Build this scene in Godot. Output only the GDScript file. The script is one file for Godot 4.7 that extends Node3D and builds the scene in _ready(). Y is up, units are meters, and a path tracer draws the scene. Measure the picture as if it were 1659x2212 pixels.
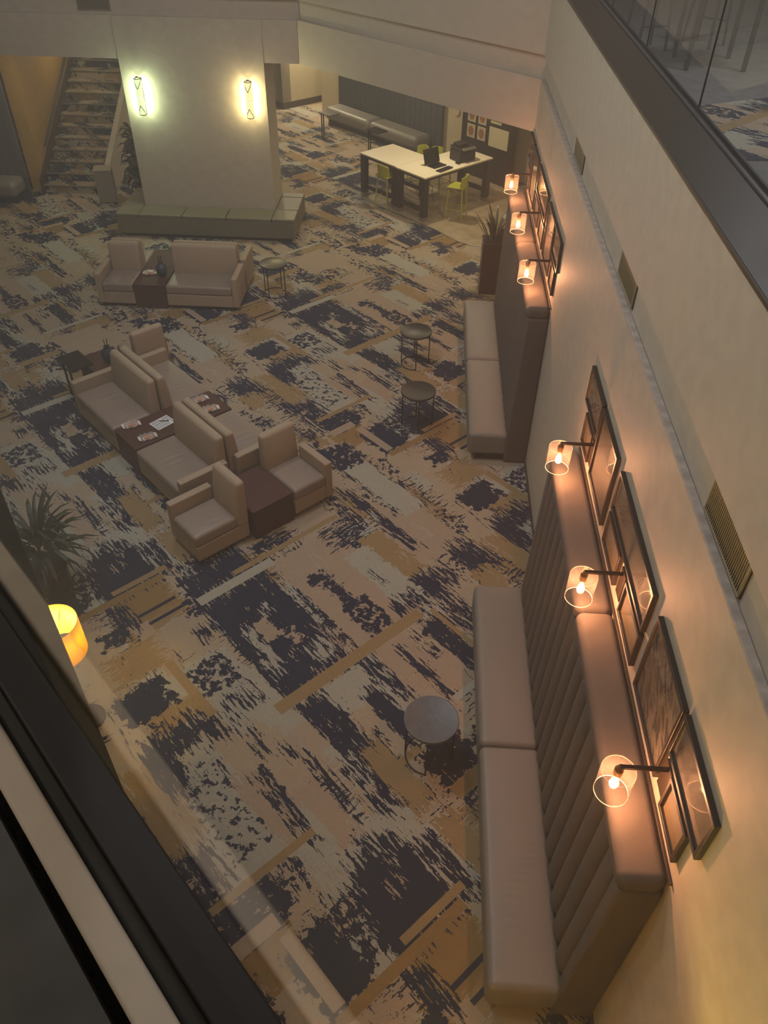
extends Node3D
# Hotel lobby seen from an upper-floor window. x right, y up, -z along the banquette wall; the seating
# groups, the carpet and the window stand at 45 degrees: s runs along (x+z), t along (x-z).

const R2 := 0.70710678
const WX := 1.48          # face of the right-hand wall
var M := {}
var cache := {}
var used := {}
var rng := RandomNumberGenerator.new()

func st(s: float, t: float, y: float = 0.0) -> Vector3:
	return Vector3((s + t) * R2, y, (s - t) * R2)

# ---------------------------------------------------------------- nodes
func numbered(called: String) -> String:
	if not used.has(called):
		used[called] = 0
		return called
	used[called] += 1
	return "%s_%03d" % [called, used[called]]

func thing(called: String, label: String, category: String, at := Vector3.ZERO, turn := 0.0, group := "") -> Node3D:
	var o := Node3D.new()
	o.name = numbered(called)
	add_child(o)
	o.position = at
	o.rotation.y = turn
	tag(o, label, category, group)
	return o

func tag(o: Node, label: String, category: String, group := "") -> void:
	o.set_meta("label", label)
	o.set_meta("category", category)
	if group != "":
		o.set_meta("group", group)

func part(parent: Node, called: String, mesh: Mesh, mat: Material, at := Vector3.ZERO, rot := Vector3.ZERO) -> MeshInstance3D:
	var o := MeshInstance3D.new()
	o.name = called
	o.mesh = mesh
	o.material_override = mat
	parent.add_child(o, true)
	o.position = at
	o.rotation = rot
	return o

func struct(called: String, mesh: Mesh, mat: Material, at := Vector3.ZERO, turn := 0.0) -> MeshInstance3D:
	var o := part(self, numbered(called), mesh, mat, at, Vector3(0, turn, 0))
	o.set_meta("kind", "structure")
	return o

# ---------------------------------------------------------------- shapes
# box with rounded edges; div = extra cuts per axis, warp moves each point (then normals are recomputed)
func rbox(sx: float, sy: float, sz: float, r := 0.01, seg := 2, div := Vector3i(1, 1, 1), warp := {}) -> ArrayMesh:
	var key := "rb%.3f,%.3f,%.3f,%.3f,%d,%s" % [sx, sy, sz, r, seg, div]
	if warp.is_empty() and cache.has(key):
		return cache[key]
	var h := Vector3(sx, sy, sz) * 0.5
	r = minf(r, minf(h.x, minf(h.y, h.z)) * 0.999)
	var inner := h - Vector3(r, r, r)
	var lines := []
	for a in 3:
		var l := PackedFloat32Array()
		for k in range(seg, 0, -1):
			l.append(-(inner[a] + r * tan(PI / 4 * k / seg)))
		for k in div[a] + 1:
			l.append(lerpf(-inner[a], inner[a], float(k) / div[a]))
		for k in range(1, seg + 1):
			l.append(inner[a] + r * tan(PI / 4 * k / seg))
		lines.append(l)
	var t := SurfaceTool.new()
	t.begin(Mesh.PRIMITIVE_TRIANGLES)
	if not warp.is_empty():
		t.set_smooth_group(0)
	var base := 0
	for a in 3:
		var b := (a + 1) % 3
		var c := (a + 2) % 3
		var lb: PackedFloat32Array = lines[b]
		var lc: PackedFloat32Array = lines[c]
		for side in [-1.0, 1.0]:
			for i in lb.size():
				for j in lc.size():
					var p := Vector3.ZERO
					p[a] = side * h[a]
					p[b] = lb[i]
					p[c] = lc[j]
					var q := p.clamp(-inner, inner)
					var n := (p - q).normalized()
					var v := q + n * r
					if not warp.is_empty():
						v = bend(warp, v)
					else:
						t.set_normal(n)
					t.set_uv(Vector2(lb[i], lc[j]))
					t.add_vertex(v)
			for i in lb.size() - 1:
				for j in lc.size() - 1:
					var k: int = base + i * lc.size() + j
					var w := lc.size()
					if side > 0:
						for e in [k, k + w + 1, k + w, k, k + 1, k + w + 1]:
							t.add_index(e)
					else:
						for e in [k, k + w, k + w + 1, k, k + w + 1, k + 1]:
							t.add_index(e)
			base += lb.size() * lc.size()
	if not warp.is_empty():
		t.generate_normals()
	var m := t.commit()
	if warp.is_empty():
		cache[key] = m
	return m

# soft shapes: how a point of a cushion, shell or wrapper is moved
func bend(w: Dictionary, p: Vector3) -> Vector3:
	var e := p
	match w.kind:
		"bench_seat":
			if p.y > 0.0:
				var crown: float = 1.0 - pow(absf(p.x) / 0.27, 2.0)
				e.y += 0.018 * crown * (1.0 - pow(absf(p.z) / 0.97, 6.0))
				if w.wrinkled:
					var k := exp(-pow((p.z - 0.1) / 0.55, 2.0)) * crown
					e.y += 0.0032 * k * sin(p.z * 105.0 + 2.0 * sin(p.x * 13.0 + p.z * 9.0) + 11.0) * (0.5 + 0.5 * sin(p.x * 17.0 + p.z * 7.3))
		"sofa_seat":
			if p.y > 0.0:
				var fx: float = 1.0 - pow(absf(p.x) / (w.inner * 0.5), 4.0)
				var fz := 1.0 - pow(absf(p.z) / 0.29, 4.0)
				e.y += 0.016 * fx * fz
				# creases running front to back where people sit
				var k := exp(-pow(p.z / 0.16, 2.0)) * fx
				e.y += 0.0065 * k * sin(p.x * 58.0 + 3.0 * sin(p.z * 9.0 + w.off) + p.z * 22.0) * (0.5 + 0.5 * sin(p.x * 11.0 + w.off))
		"sofa_back":
			var f := clampf((p.y + 0.32) / 0.64, 0, 1)
			if p.z > 0.0:
				e.z -= 0.055 * f * f
				e.z += 0.018 * (1.0 - pow(absf(p.x) / (w.inner * 0.5), 4.0)) * sin(PI * f)
		"lean":
			if p.x < 0.0:
				e.x += w.by * (p.y / w.h + 0.5)
		"crumple":
			e += Vector3(0, 0.008 * sin(p.x * 95.0 + p.z * 60.0) * (1.0 if p.y > 0.0 else 0.0), 0.006 * sin(p.x * 70.0))
		"stool_seat":
			e.y += 0.025 * pow(absf(p.x) / 0.2, 2.0) - 0.01
		"stool_back":
			e.z += 0.10 * pow(absf(p.x) / 0.2, 2.0) - 0.10 * (p.y + 0.13)
			if p.y > 0.0:
				e.y -= 0.05 * pow(absf(p.x) / 0.2, 2.0)
	return e

func lathe(profile: Array, segs := 24, cap := false) -> ArrayMesh:
	var t := SurfaceTool.new()
	t.begin(Mesh.PRIMITIVE_TRIANGLES)
	var n := profile.size()
	for i in segs + 1:
		var a := TAU * i / segs
		for j in n:
			var p: Vector2 = profile[j]
			t.set_uv(Vector2(float(i) / segs, float(j) / (n - 1)))
			t.set_smooth_group(0)
			t.add_vertex(Vector3(cos(a) * p.x, p.y, sin(a) * p.x))
	for i in segs:
		for j in n - 1:
			var k := i * n + j
			for e in [k, k + 1, k + n + 1, k, k + n + 1, k + n]:
				t.add_index(e)
	t.generate_normals()
	return t.commit()

# cylinder-like lathe with slightly rounded rims
func disc(r: float, h: float, bev := 0.004, segs := 28) -> ArrayMesh:
	var key := "disc%.4f,%.4f,%.4f,%d" % [r, h, bev, segs]
	if not cache.has(key):
		var t := SurfaceTool.new()
		t.begin(Mesh.PRIMITIVE_TRIANGLES)
		var prof := [Vector2(0.0, 0), Vector2(r - bev, 0), Vector2(r, bev), Vector2(r, h - bev), Vector2(r - bev, h), Vector2(0.0, h)]
		for i in segs:
			for j in prof.size() - 1:
				var q := []
				for e in [[i, j], [i, j + 1], [i + 1, j + 1], [i + 1, j]]:
					var a: float = TAU * e[0] / segs
					var p: Vector2 = prof[e[1]]
					q.append(Vector3(cos(a) * p.x, p.y, sin(a) * p.x))
				tri_quad(t, q, j + 1)
		t.generate_normals()
		cache[key] = t.commit()
	return cache[key]

func tri_quad(t: SurfaceTool, q: Array, smooth := -1) -> void:
	for e in [0, 1, 2, 0, 2, 3]:
		t.set_smooth_group(smooth)
		t.add_vertex(q[e])

func tube(pts: Array, r: float, sides := 8, r_end := -1.0) -> ArrayMesh:
	var t := SurfaceTool.new()
	t.begin(Mesh.PRIMITIVE_TRIANGLES)
	var n := pts.size()
	var up := Vector3.UP
	var rings := []
	for i in n:
		var d: Vector3 = (pts[mini(i + 1, n - 1)] - pts[maxi(i - 1, 0)]).normalized()
		if absf(d.dot(up)) > 0.98:
			up = Vector3.RIGHT
		var x := d.cross(up).normalized()
		var y := x.cross(d).normalized()
		up = y
		var rr := r if r_end < 0 else lerpf(r, r_end, float(i) / (n - 1))
		var ring := []
		for k in sides:
			var a := TAU * k / sides
			ring.append([pts[i] + (x * cos(a) + y * sin(a)) * rr, x * cos(a) + y * sin(a)])
		rings.append(ring)
	for i in n - 1:
		for k in sides:
			var l := (k + 1) % sides
			for e in [rings[i][k], rings[i][l], rings[i + 1][l], rings[i][k], rings[i + 1][l], rings[i + 1][k]]:
				t.set_normal(e[1])
				t.add_vertex(e[0])
	for e in [0, n - 1]:
		var d: Vector3 = (pts[0] - pts[1]).normalized() if e == 0 else (pts[n - 1] - pts[n - 2]).normalized()
		for k in range(1, sides - 1):
			for q in [0, k, k + 1]:
				t.set_normal(d)
				t.add_vertex(rings[e][q][0])
	return t.commit()

# polygon in (x, y) pulled along z from 0 to depth
func prism(poly: PackedVector2Array, depth: float) -> ArrayMesh:
	var t := SurfaceTool.new()
	t.begin(Mesh.PRIMITIVE_TRIANGLES)
	t.set_smooth_group(-1)
	var tris := Geometry2D.triangulate_polygon(poly)
	for z in [0.0, depth]:
		for e in tris:
			t.set_smooth_group(-1)
			t.set_uv(poly[e])
			t.add_vertex(Vector3(poly[e].x, poly[e].y, z))
	var n := poly.size()
	for i in n:
		var a := poly[i]
		var b := poly[(i + 1) % n]
		tri_quad(t, [Vector3(a.x, a.y, 0), Vector3(b.x, b.y, 0), Vector3(b.x, b.y, depth), Vector3(a.x, a.y, depth)])
	t.generate_normals()
	return t.commit()

# upright slab over a ground line a-b (x, z), thick to the left of the line, between two heights
func slab(a: Vector2, b: Vector2, thick: float, y0: float, y1: float) -> ArrayMesh:
	var d := (b - a).normalized()
	var n := Vector2(d.y, -d.x) * thick
	var t := SurfaceTool.new()
	t.begin(Mesh.PRIMITIVE_TRIANGLES)
	var c := [a, b, b + n, a + n]
	for i in 4:
		var p: Vector2 = c[i]
		var q: Vector2 = c[(i + 1) % 4]
		tri_quad(t, [Vector3(p.x, y0, p.y), Vector3(q.x, y0, q.y), Vector3(q.x, y1, q.y), Vector3(p.x, y1, p.y)])
	for y in [y0, y1]:
		var q := []
		for p in c:
			q.append(Vector3(p.x, y, p.y))
		tri_quad(t, q)
	t.generate_normals()
	return t.commit()

# level plate with a ground outline (x, z), textured by (s, t) / period
func plate(poly: PackedVector2Array, y0: float, y1: float, period := 1.0) -> ArrayMesh:
	var t := SurfaceTool.new()
	t.begin(Mesh.PRIMITIVE_TRIANGLES)
	var tris := Geometry2D.triangulate_polygon(poly)
	for y in [y1, y0]:
		for e in tris:
			var p := poly[e]
			t.set_smooth_group(-1)
			t.set_uv(Vector2((p.x + p.y) * R2, (p.x - p.y) * R2) / period)
			t.add_vertex(Vector3(p.x, y, p.y))
	var n := poly.size()
	for i in n:
		var a := poly[i]
		var b := poly[(i + 1) % n]
		var q := [Vector3(a.x, y0, a.y), Vector3(b.x, y0, b.y), Vector3(b.x, y1, b.y), Vector3(a.x, y1, a.y)]
		for e in [0, 1, 2, 0, 2, 3]:
			var g: Vector3 = q[e]
			t.set_smooth_group(-1)
			t.set_uv(Vector2((g.x + g.z) * R2 - g.y * 0.7, (g.x - g.z) * R2 + g.y * 0.7) / period)
			t.add_vertex(g)
	t.generate_normals()
	return t.commit()

# a bent leaf blade: a strip with a fold along the middle
func blade(length: float, width: float, droop: float, cuts := 5, lean := 0.0) -> ArrayMesh:
	var t := SurfaceTool.new()
	t.begin(Mesh.PRIMITIVE_TRIANGLES)
	var row := []
	for i in cuts + 1:
		var f := float(i) / cuts
		var w := width * 0.5 * (sin(PI * clampf(0.12 + f * 0.88, 0, 1)) ** 0.7)
		var y := length * f * cos(droop * f * f + lean)
		var z := length * f * sin(droop * f * f + lean)
		row.append([Vector3(-w, y, z + w * 0.35), Vector3(0, y, z), Vector3(w, y, z + w * 0.35)])
	for i in cuts:
		for k in 2:
			tri_quad(t, [row[i][k], row[i][k + 1], row[i + 1][k + 1], row[i + 1][k]])
	t.generate_normals()
	return t.commit()

# ---------------------------------------------------------------- materials
func mat(key: String, c: Color, rough := 0.7, metal := 0.0) -> StandardMaterial3D:
	var m := StandardMaterial3D.new()
	m.resource_name = key
	m.albedo_color = c
	m.roughness = rough
	m.metallic = metal
	M[key] = m
	return m

func noise_tex(size: int, freq: float, lo: float, hi: float, sd: int, octaves := 3, stretch := Vector2.ONE) -> ImageTexture:
	var n := FastNoiseLite.new()
	n.seed = sd
	n.frequency = freq
	n.fractal_octaves = octaves
	var img := Image.create(size, size, false, Image.FORMAT_RGB8)
	for y in size:
		for x in size:
			var u := float(x) / size
			var v := float(y) / size
			# wrapped on both sides by mixing shifted copies
			var a := n.get_noise_2d(x * stretch.x, y * stretch.y)
			var b := n.get_noise_2d((x - size) * stretch.x, y * stretch.y)
			var c := n.get_noise_2d(x * stretch.x, (y - size) * stretch.y)
			var d := n.get_noise_2d((x - size) * stretch.x, (y - size) * stretch.y)
			var g := lerpf(lo, hi, clampf(lerpf(lerpf(a, b, u), lerpf(c, d, u), v) * 0.9 + 0.5, 0, 1))
			img.set_pixel(x, y, Color(g, g, g))
	return ImageTexture.create_from_image(img)

func grain(m: StandardMaterial3D, tex: Texture2D, scale: float, world := true, height := 0.0) -> void:
	m.albedo_texture = tex
	m.uv1_triplanar = true
	m.uv1_world_triplanar = world
	m.uv1_scale = Vector3.ONE * scale
	if height > 0.0:
		m.heightmap_enabled = true
		m.heightmap_texture = tex
		m.heightmap_scale = height

func glow(key: String, c: Color, energy: float) -> StandardMaterial3D:
	var m := mat(key, c, 0.6)
	m.emission_enabled = true
	m.emission = c
	m.emission_energy_multiplier = energy
	return m

func clear(key: String, c: Color, alpha: float, rough := 0.03) -> StandardMaterial3D:
	var m := mat(key, Color(c.r, c.g, c.b, alpha), rough)
	m.transparency = BaseMaterial3D.TRANSPARENCY_ALPHA
	return m

func make_materials() -> void:
	var weave := noise_tex(128, 0.22, 0.80, 1.0, 3, 2)
	var streak := noise_tex(128, 0.10, 0.72, 1.0, 5, 3, Vector2(0.18, 2.4))
	var plaster := noise_tex(128, 0.05, 0.93, 1.0, 8, 4)
	var blot := noise_tex(128, 0.035, 0.80, 1.0, 11, 4)
	grain(mat("wall", Color(0.665, 0.63, 0.565), 0.62), plaster, 0.8)
	grain(mat("wall_yellow", Color(0.66, 0.53, 0.24), 0.7), plaster, 0.8)
	grain(mat("wall_pale", Color(0.76, 0.71, 0.58), 0.7), plaster, 0.8)
	grain(mat("ledge", Color(0.66, 0.62, 0.58), 0.8), blot, 2.0)
	grain(mat("ceiling", Color(0.72, 0.68, 0.60), 0.8), plaster, 0.8)
	mat("baseboard", Color(0.25, 0.19, 0.15), 0.6)
	mat("vent", Color(0.52, 0.475, 0.37), 0.55, 0.2)
	mat("vent_hole", Color(0.10, 0.09, 0.08), 0.9)
	grain(mat("vinyl_grey", Color(0.475, 0.46, 0.435), 0.48), weave, 9.0, true)
	grain(mat("cloth_taupe", Color(0.35, 0.32, 0.295), 0.9), weave, 14.0, true)
	grain(mat("cloth_blue", Color(0.27, 0.29, 0.315), 0.9), weave, 14.0, true)
	grain(mat("vinyl_olive", Color(0.43, 0.41, 0.33), 0.5), weave, 9.0)
	grain(mat("sofa_cloth", Color(0.64, 0.565, 0.475), 0.72), weave, 12.0)
	grain(mat("sofa_seat", Color(0.56, 0.495, 0.445), 0.46), weave, 8.0)
	mat("plinth", Color(0.13, 0.11, 0.10), 0.8)
	grain(mat("walnut", Color(0.30, 0.155, 0.12), 0.68), streak, 2.2, false)
	grain(mat("wenge", Color(0.175, 0.15, 0.135), 0.5), streak, 2.4, false)
	mat("black_metal", Color(0.07, 0.065, 0.06), 0.4, 0.6)
	mat("bronze", Color(0.20, 0.155, 0.12), 0.45, 0.6)
	grain(mat("pewter", Color(0.32, 0.32, 0.31), 0.38, 0.75), streak, 3.0, false)
	grain(mat("slate", Color(0.37, 0.40, 0.43), 0.5, 0.15), streak, 3.0, false)
	grain(mat("gunmetal", Color(0.25, 0.24, 0.23), 0.45, 0.4), streak, 3.0, false)
	mat("steel", Color(0.62, 0.60, 0.56), 0.35, 0.8)
	mat("white_top", Color(0.86, 0.82, 0.72), 0.35)
	mat("lime", Color(0.62, 0.62, 0.17), 0.5)
	mat("black_plastic", Color(0.035, 0.035, 0.038), 0.4)
	mat("screen", Color(0.03, 0.03, 0.035), 0.2)
	grain(mat("tile", Color(0.66, 0.59, 0.48), 0.45), blot, 0.7)
	grain(mat("planter", Color(0.24, 0.13, 0.075), 0.35), streak, 2.0, false)
	mat("soil", Color(0.10, 0.07, 0.05), 0.95)
	mat("leaf_snake", Color(0.235, 0.235, 0.125), 0.45)
	mat("leaf_palm", Color(0.12, 0.155, 0.075), 0.55)
	mat("leaf_dark", Color(0.05, 0.07, 0.045), 0.6)
	mat("stem", Color(0.20, 0.17, 0.10), 0.8)
	mat("vase_glaze", Color(0.16, 0.20, 0.25), 0.2)
	mat("twig", Color(0.20, 0.16, 0.12), 0.9)
	mat("frame_wood", Color(0.135, 0.10, 0.075), 0.42)
	mat("mount", Color(0.62, 0.56, 0.44), 0.8)
	mat("brass", Color(0.52, 0.40, 0.24), 0.3, 0.8)
	mat("wood_ledge", Color(0.17, 0.125, 0.09), 0.5)
	mat("rail_brown", Color(0.215, 0.18, 0.145), 0.42)
	mat("channel_metal", Color(0.42, 0.41, 0.41), 0.35, 0.7)
	mat("gasket", Color(0.09, 0.085, 0.09), 0.6)
	mat("window_frame", Color(0.10, 0.082, 0.082), 0.65)
	mat("window_groove", Color(0.16, 0.145, 0.10), 0.7)
	grain(mat("window_stool", Color(0.82, 0.76, 0.68), 0.7), plaster, 1.5)
	grain(mat("mezzanine_floor", Color(0.42, 0.42, 0.42), 0.8), blot, 0.9)
	mat("chair_grey", Color(0.07, 0.07, 0.075), 0.6)
	mat("paper", Color(0.80, 0.80, 0.79), 0.8)
	mat("pastry", Color(0.72, 0.42, 0.20), 0.6)
	mat("wrapper_white", Color(0.82, 0.78, 0.74), 0.4)
	clear("wrapper", Color(0.95, 0.93, 0.90), 0.16, 0.15)
	clear("shade_glass", Color(0.95, 0.92, 0.88), 0.025)
	clear("shade_rim", Color(1.0, 0.96, 0.90), 0.30, 0.1)
	clear("pane", Color(0.9, 0.92, 0.92), 0.04)
	clear("picture_glass", Color(0.5, 0.5, 0.5), 0.04)
	mat("cabinet_pale", Color(0.52, 0.48, 0.41), 0.6)
	mat("board_black", Color(0.075, 0.06, 0.05), 0.45)
	mat("board_white", Color(0.76, 0.73, 0.60), 0.7)
	var shade := mat("lamp_shade", Color(0.88, 0.80, 0.50), 0.8)
	shade.backlight_enabled = true
	shade.backlight = Color(0.80, 0.70, 0.40)
	glow("bulb_warm", Color(1.0, 0.66, 0.36), 5.0)
	glow("tube_cool", Color(0.90, 1.0, 0.74), 0.30)
	glow("tube_warm", Color(1.0, 0.92, 0.66), 0.30)
	glow("bulb_shade", Color(1.0, 0.90, 0.55), 2.0)
	glow("downlight_glow", Color(1.0, 0.86, 0.58), 6.0)
	glow("panel_glow", Color(1.0, 0.90, 0.76), 3.0)
	mat("ink", Color(0.42, 0.43, 0.45), 0.8)
	mat("carpet_edge", Color(0.42, 0.39, 0.34), 0.95)
	make_carpet()
	make_prints()

# ---------------------------------------------------------------- carpet
# One repeat of the woven pattern, 4.76 m square, drawn knot by knot: cream, tan, grey-white and navy yarn.
const PERIOD := 4.76
const KS := 640
const KT := 800
var knots := PackedByteArray()
var fine := FastNoiseLite.new()

func rag(col: int, s0: float, s1: float, t0: float, t1: float, dens: float, along := 1, ragged := 0.10, grainy := 1.0) -> void:
	# dens > 1 is solid, 0.5 half eaten away; along 1 streaks run with s, 2 with t, 0 blotches
	var ks := PERIOD / KS
	var kt := PERIOD / KT
	var fs := 25.0
	var ft := 25.0
	if along == 1:
		fs = 9.5
		ft = 66.0
	elif along == 2:
		fs = 66.0
		ft = 12.0
	fs *= grainy
	ft *= grainy
	var off := fposmod(s0 * 37.7 + t0 * 91.3, 60.0)
	var rs := ragged * (1.6 if along == 1 else 0.6)
	var rt := ragged * (1.6 if along == 2 else 0.5)
	for i in range(int(floor((s0 - rs) / ks)), int(ceil((s1 + rs) / ks))):
		var s := (i + 0.5) * ks
		var es := minf(s - s0, s1 - s) / maxf(rs, 0.001)
		var wi := posmod(i, KS)
		for j in range(int(floor((t0 - rt) / kt)), int(ceil((t1 + rt) / kt))):
			var t := (j + 0.5) * kt
			var e := clampf(minf(es, minf(t - t0, t1 - t) / maxf(rt, 0.001)), -1.0, 1.0)
			var n := fine.get_noise_2d(s * fs + off * 13.0, t * ft + off * 7.0) * 0.9
			if n < (dens - 0.5) * 1.1 + (e - 1.0) * 0.45:
				knots[posmod(j, KT) * KS + wi] = col

func make_carpet() -> void:
	fine.seed = 17
	fine.frequency = 0.35
	fine.fractal_octaves = 4
	fine.fractal_gain = 0.62
	knots.resize(KS * KT)
	knots.fill(0)
	rng.seed = 5
	# 0 cream, 1 tan, 2 grey-white, 3 navy, 4 rosy beige, 5 deep tan
	for k in 70:
		var s := rng.randf() * PERIOD
		var t := rng.randf() * PERIOD
		rag([4, 2, 1, 2, 4, 0, 2, 0, 1, 0][k % 10], s, s + rng.randf_range(0.25, 0.9), t, t + rng.randf_range(0.15, 0.5), 1.0, k % 3, 0.08)
	for k in 110:
		var s := rng.randf() * PERIOD
		var t := rng.randf() * PERIOD
		rag(3, s, s + rng.randf_range(0.2, 0.6), t, t + rng.randf_range(0.10, 0.36), rng.randf_range(0.35, 0.75), [1, 1, 2, 0][k % 4], 0.10)
	for k in 62:
		var s := rng.randf() * PERIOD
		var t := rng.randf() * PERIOD
		rag(3, s, s + rng.randf_range(0.5, 1.2), t, t + rng.randf_range(0.2, 0.5), rng.randf_range(0.34, 0.58), [1, 0, 1, 2][k % 4], 0.16)
	# grounds seen in the photograph
	for a in [
		[4, -5.55, -3.98, 3.33, 4.15, 1.3, 0], [1, -5.18, -4.39, 4.32, 4.64, 1.25, 0], [2, -5.1, -4.1, 4.0, 4.35, 0.9, 0], [4, -5.2, -4.4, 4.65, 5.3, 1.1, 0],
		[1, -6.14, -5.62, 1.66, 2.15, 1.3, 2], [4, -5.92, -4.98, 1.62, 1.80, 1.0, 1], [2, -4.95, -4.40, 1.72, 2.25, 0.9, 0], [2, -4.53, -3.98, 1.76, 2.31, 1.0, 1],
		[2, -4.93, -4.62, 1.34, 1.70, 1.1, 2], [1, -4.62, -4.40, 1.25, 1.68, 1.1, 2], [1, -5.51, -5.12, 1.20, 1.71, 0.95, 2], [2, -4.1, -2.77, 0.97, 1.50, 1.3, 0],
		[1, -4.16, -3.36, 0.70, 1.01, 1.2, 1], [5, -2.32, -1.95, 0.70, 1.02, 1.4, 2], [2, -3.80, -3.42, 2.65, 3.12, 1.15, 0], [4, -3.34, -2.92, 3.60, 3.98, 1.2, 2],
		[4, -3.84, -3.40, 3.35, 3.75, 1.1, 1], [1, -3.00, -2.32, 2.50, 2.70, 1.3, 1], [4, -3.04, -2.50, 1.78, 2.02, 1.2, 1], [2, -2.9, -2.1, 1.5, 1.8, 1.1, 1],
		[2, -2.5, -1.7, 2.05, 2.45, 0.9, 1], [1, -2.03, -1.55, 2.54, 2.72, 1.2, 1], [5, -1.43, -1.02, 1.75, 2.12, 1.2, 2], [2, -1.9, -1.5, 1.35, 1.6, 1.1, 0],
		[1, -3.94, -3.57, 4.95, 5.2, 1.2, 0], [2, -1.55, -0.5, 0.32, 0.60, 1.3, 1], [4, -3.5, -2.8, 1.45, 1.7, 1.0, 1], [1, -2.8, -2.5, 4.0, 4.6, 1.0, 2], [4, -2.6, -1.8, 3.6, 4.4, 1.1, 0],
	]:
		rag(a[0], a[1], a[2], a[3], a[4], a[5], a[6], 0.07)
	# navy
	for a in [
		[-5.54, -3.97, 2.34, 3.16, 1.02, 1], [-6.05, -5.66, 2.36, 3.15, 0.98, 1], [-5.3, -4.0, 3.16, 3.34, 0.42, 1], [-5.10, -4.97, 3.45, 3.68, 1.0, 0],
		[-4.96, -4.45, 3.55, 3.72, 0.80, 0], [-4.55, -3.97, 3.45, 3.85, 0.62, 0], [-4.22, -3.97, 3.90, 4.28, 0.80, 1], [-4.32, -3.98, 4.40, 4.52, 0.9, 1],
		[-3.78, -2.92, 3.98, 4.18, 0.95, 1], [-5.69, -5.20, 3.94, 4.63, 0.56, 2], [-6.1, -4.64, 4.68, 4.86, 0.74, 1], [-4.43, -3.96, 5.01, 5.31, 0.82, 1],
		[-5.02, -4.62, 5.77, 6.32, 0.80, 0], [-3.82, -3.06, 2.36, 2.66, 0.92, 1], [-3.45, -2.80, 2.92, 3.10, 1.05, 1], [-3.82, -3.12, 3.17, 3.36, 0.66, 1],
		[-3.66, -2.92, 3.55, 3.66, 0.86, 1], [-7.05, -6.33, 1.73, 2.25, 0.92, 1], [-4.91, -4.43, 1.71, 2.21, 0.58, 0], [-4.50, -3.98, 1.76, 2.25, 0.46, 1],
		[-5.05, -4.61, 1.02, 1.46, 0.72, 0], [-4.42, -4.10, 1.00, 1.63, 0.86, 1], [-4.38, -3.66, 0.93, 1.20, 0.80, 1], [-3.95, -2.85, 1.0, 1.48, 0.36, 0],
		[-2.70, -2.33, 0.75, 1.30, 0.72, 0], [-3.42, -2.72, 0.72, 1.05, 0.50, 1], [-3.11, -2.28, 2.22, 2.52, 0.55, 1], [-2.07, -1.51, 1.62, 2.22, 1.0, 1],
		[-2.08, -1.50, 0.93, 1.38, 0.92, 0], [-2.10, -1.42, 2.28, 2.50, 0.74, 1], [-2.70, -2.22, 2.86, 3.34, 0.88, 0], [-2.28, -1.5, 1.2, 1.65, 0.45, 1],
		[-2.74, -2.23, 0.71, 1.30, 0.55, 2], [-2.18, -1.55, 1.05, 1.68, 0.50, 0], [-2.12, -1.56, 0.21, 0.72, 0.72, 0], [-1.45, -0.9, 1.5, 1.75, 0.7, 1],
		[-3.6, -2.5, 1.55, 1.78, 0.5, 1], [-3.5, -2.6, 2.02, 2.2, 0.56, 1], [-6.0, -5.7, 3.3, 3.9, 0.6, 2], [-5.9, -5.62, 1.25, 1.62, 0.7, 0],
	]:
		rag(3, a[0], a[1], a[2], a[3], a[4], a[5])
	# thin worn streaks over everything
	for k in 150:
		var s := rng.randf() * PERIOD
		var t := rng.randf() * PERIOD
		rag([2, 0, 3, 4][k % 4], s, s + rng.randf_range(0.25, 0.7), t, t + rng.randf_range(0.06, 0.2), rng.randf_range(0.25, 0.42), 1, 0.08, 1.3)
	# worn spots inside the large navy field
	for a in [[4, -4.95, -4.65, 2.62, 2.80, 0.95], [2, -4.42, -4.02, 2.82, 3.12, 0.55], [2, -5.2, -4.9, 2.75, 2.95, 0.45], [2, -4.95, -4.4, 2.50, 2.58, 0.9], [2, -4.6, -4.1, 2.36, 2.55, 0.45], [4, -4.72, -4.4, 2.78, 2.98, 0.5]]:
		rag(a[0], a[1], a[2], a[3], a[4], a[5], 0 if a[0] == 4 else 1, 0.06)
	# plain bands
	for a in [
		[2, -5.66, -5.545, 2.36, 3.34], [1, -3.97, -3.845, 2.20, 4.10], [1, -5.10, -4.28, 1.655, 1.735], [1, -6.36, -6.30, 1.70, 2.36], [5, -1.505, -1.42, 0.98, 2.26],
		[1, -2.23, -2.10, 2.88, 3.50], [1, -2.74, -2.67, 2.70, 2.95], [1, -2.75, -2.69, 0.70, 1.72], [4, -2.40, -2.28, 0.66, 1.06], [4, -2.2, -1.55, 1.00, 1.10],
		[2, -2.9, -2.84, 3.6, 4.6], [1, -1.0, -0.94, 2.9, 4.4], [1, -3.85, -3.1, 4.2, 4.25], [4, -5.6, -4.9, 4.86, 4.93], [3, -1.22, -1.19, 2.3, 2.7], [3, -5.86, -5.83, 1.75, 2.2], [3, -5.70, -5.67, 1.8, 2.3],
	]:
		rag(a[0], a[1], a[2], a[3], a[4], 3.0, 0, 0.006)
	var pal := [Color(0.585, 0.53, 0.445), Color(0.52, 0.435, 0.30), Color(0.575, 0.565, 0.51), Color(0.085, 0.112, 0.205), Color(0.575, 0.51, 0.43), Color(0.49, 0.39, 0.235)]
	var img := Image.create(KS, KT, false, Image.FORMAT_RGB8)
	rng.seed = 9
	for j in KT:
		for i in KS:
			var c: Color = pal[knots[j * KS + i]]
			img.set_pixel(i, j, c * rng.randf_range(0.94, 1.04))
	var m := mat("carpet", Color.WHITE, 0.95)
	m.albedo_texture = ImageTexture.create_from_image(img)
	m.texture_filter = BaseMaterial3D.TEXTURE_FILTER_NEAREST

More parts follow.
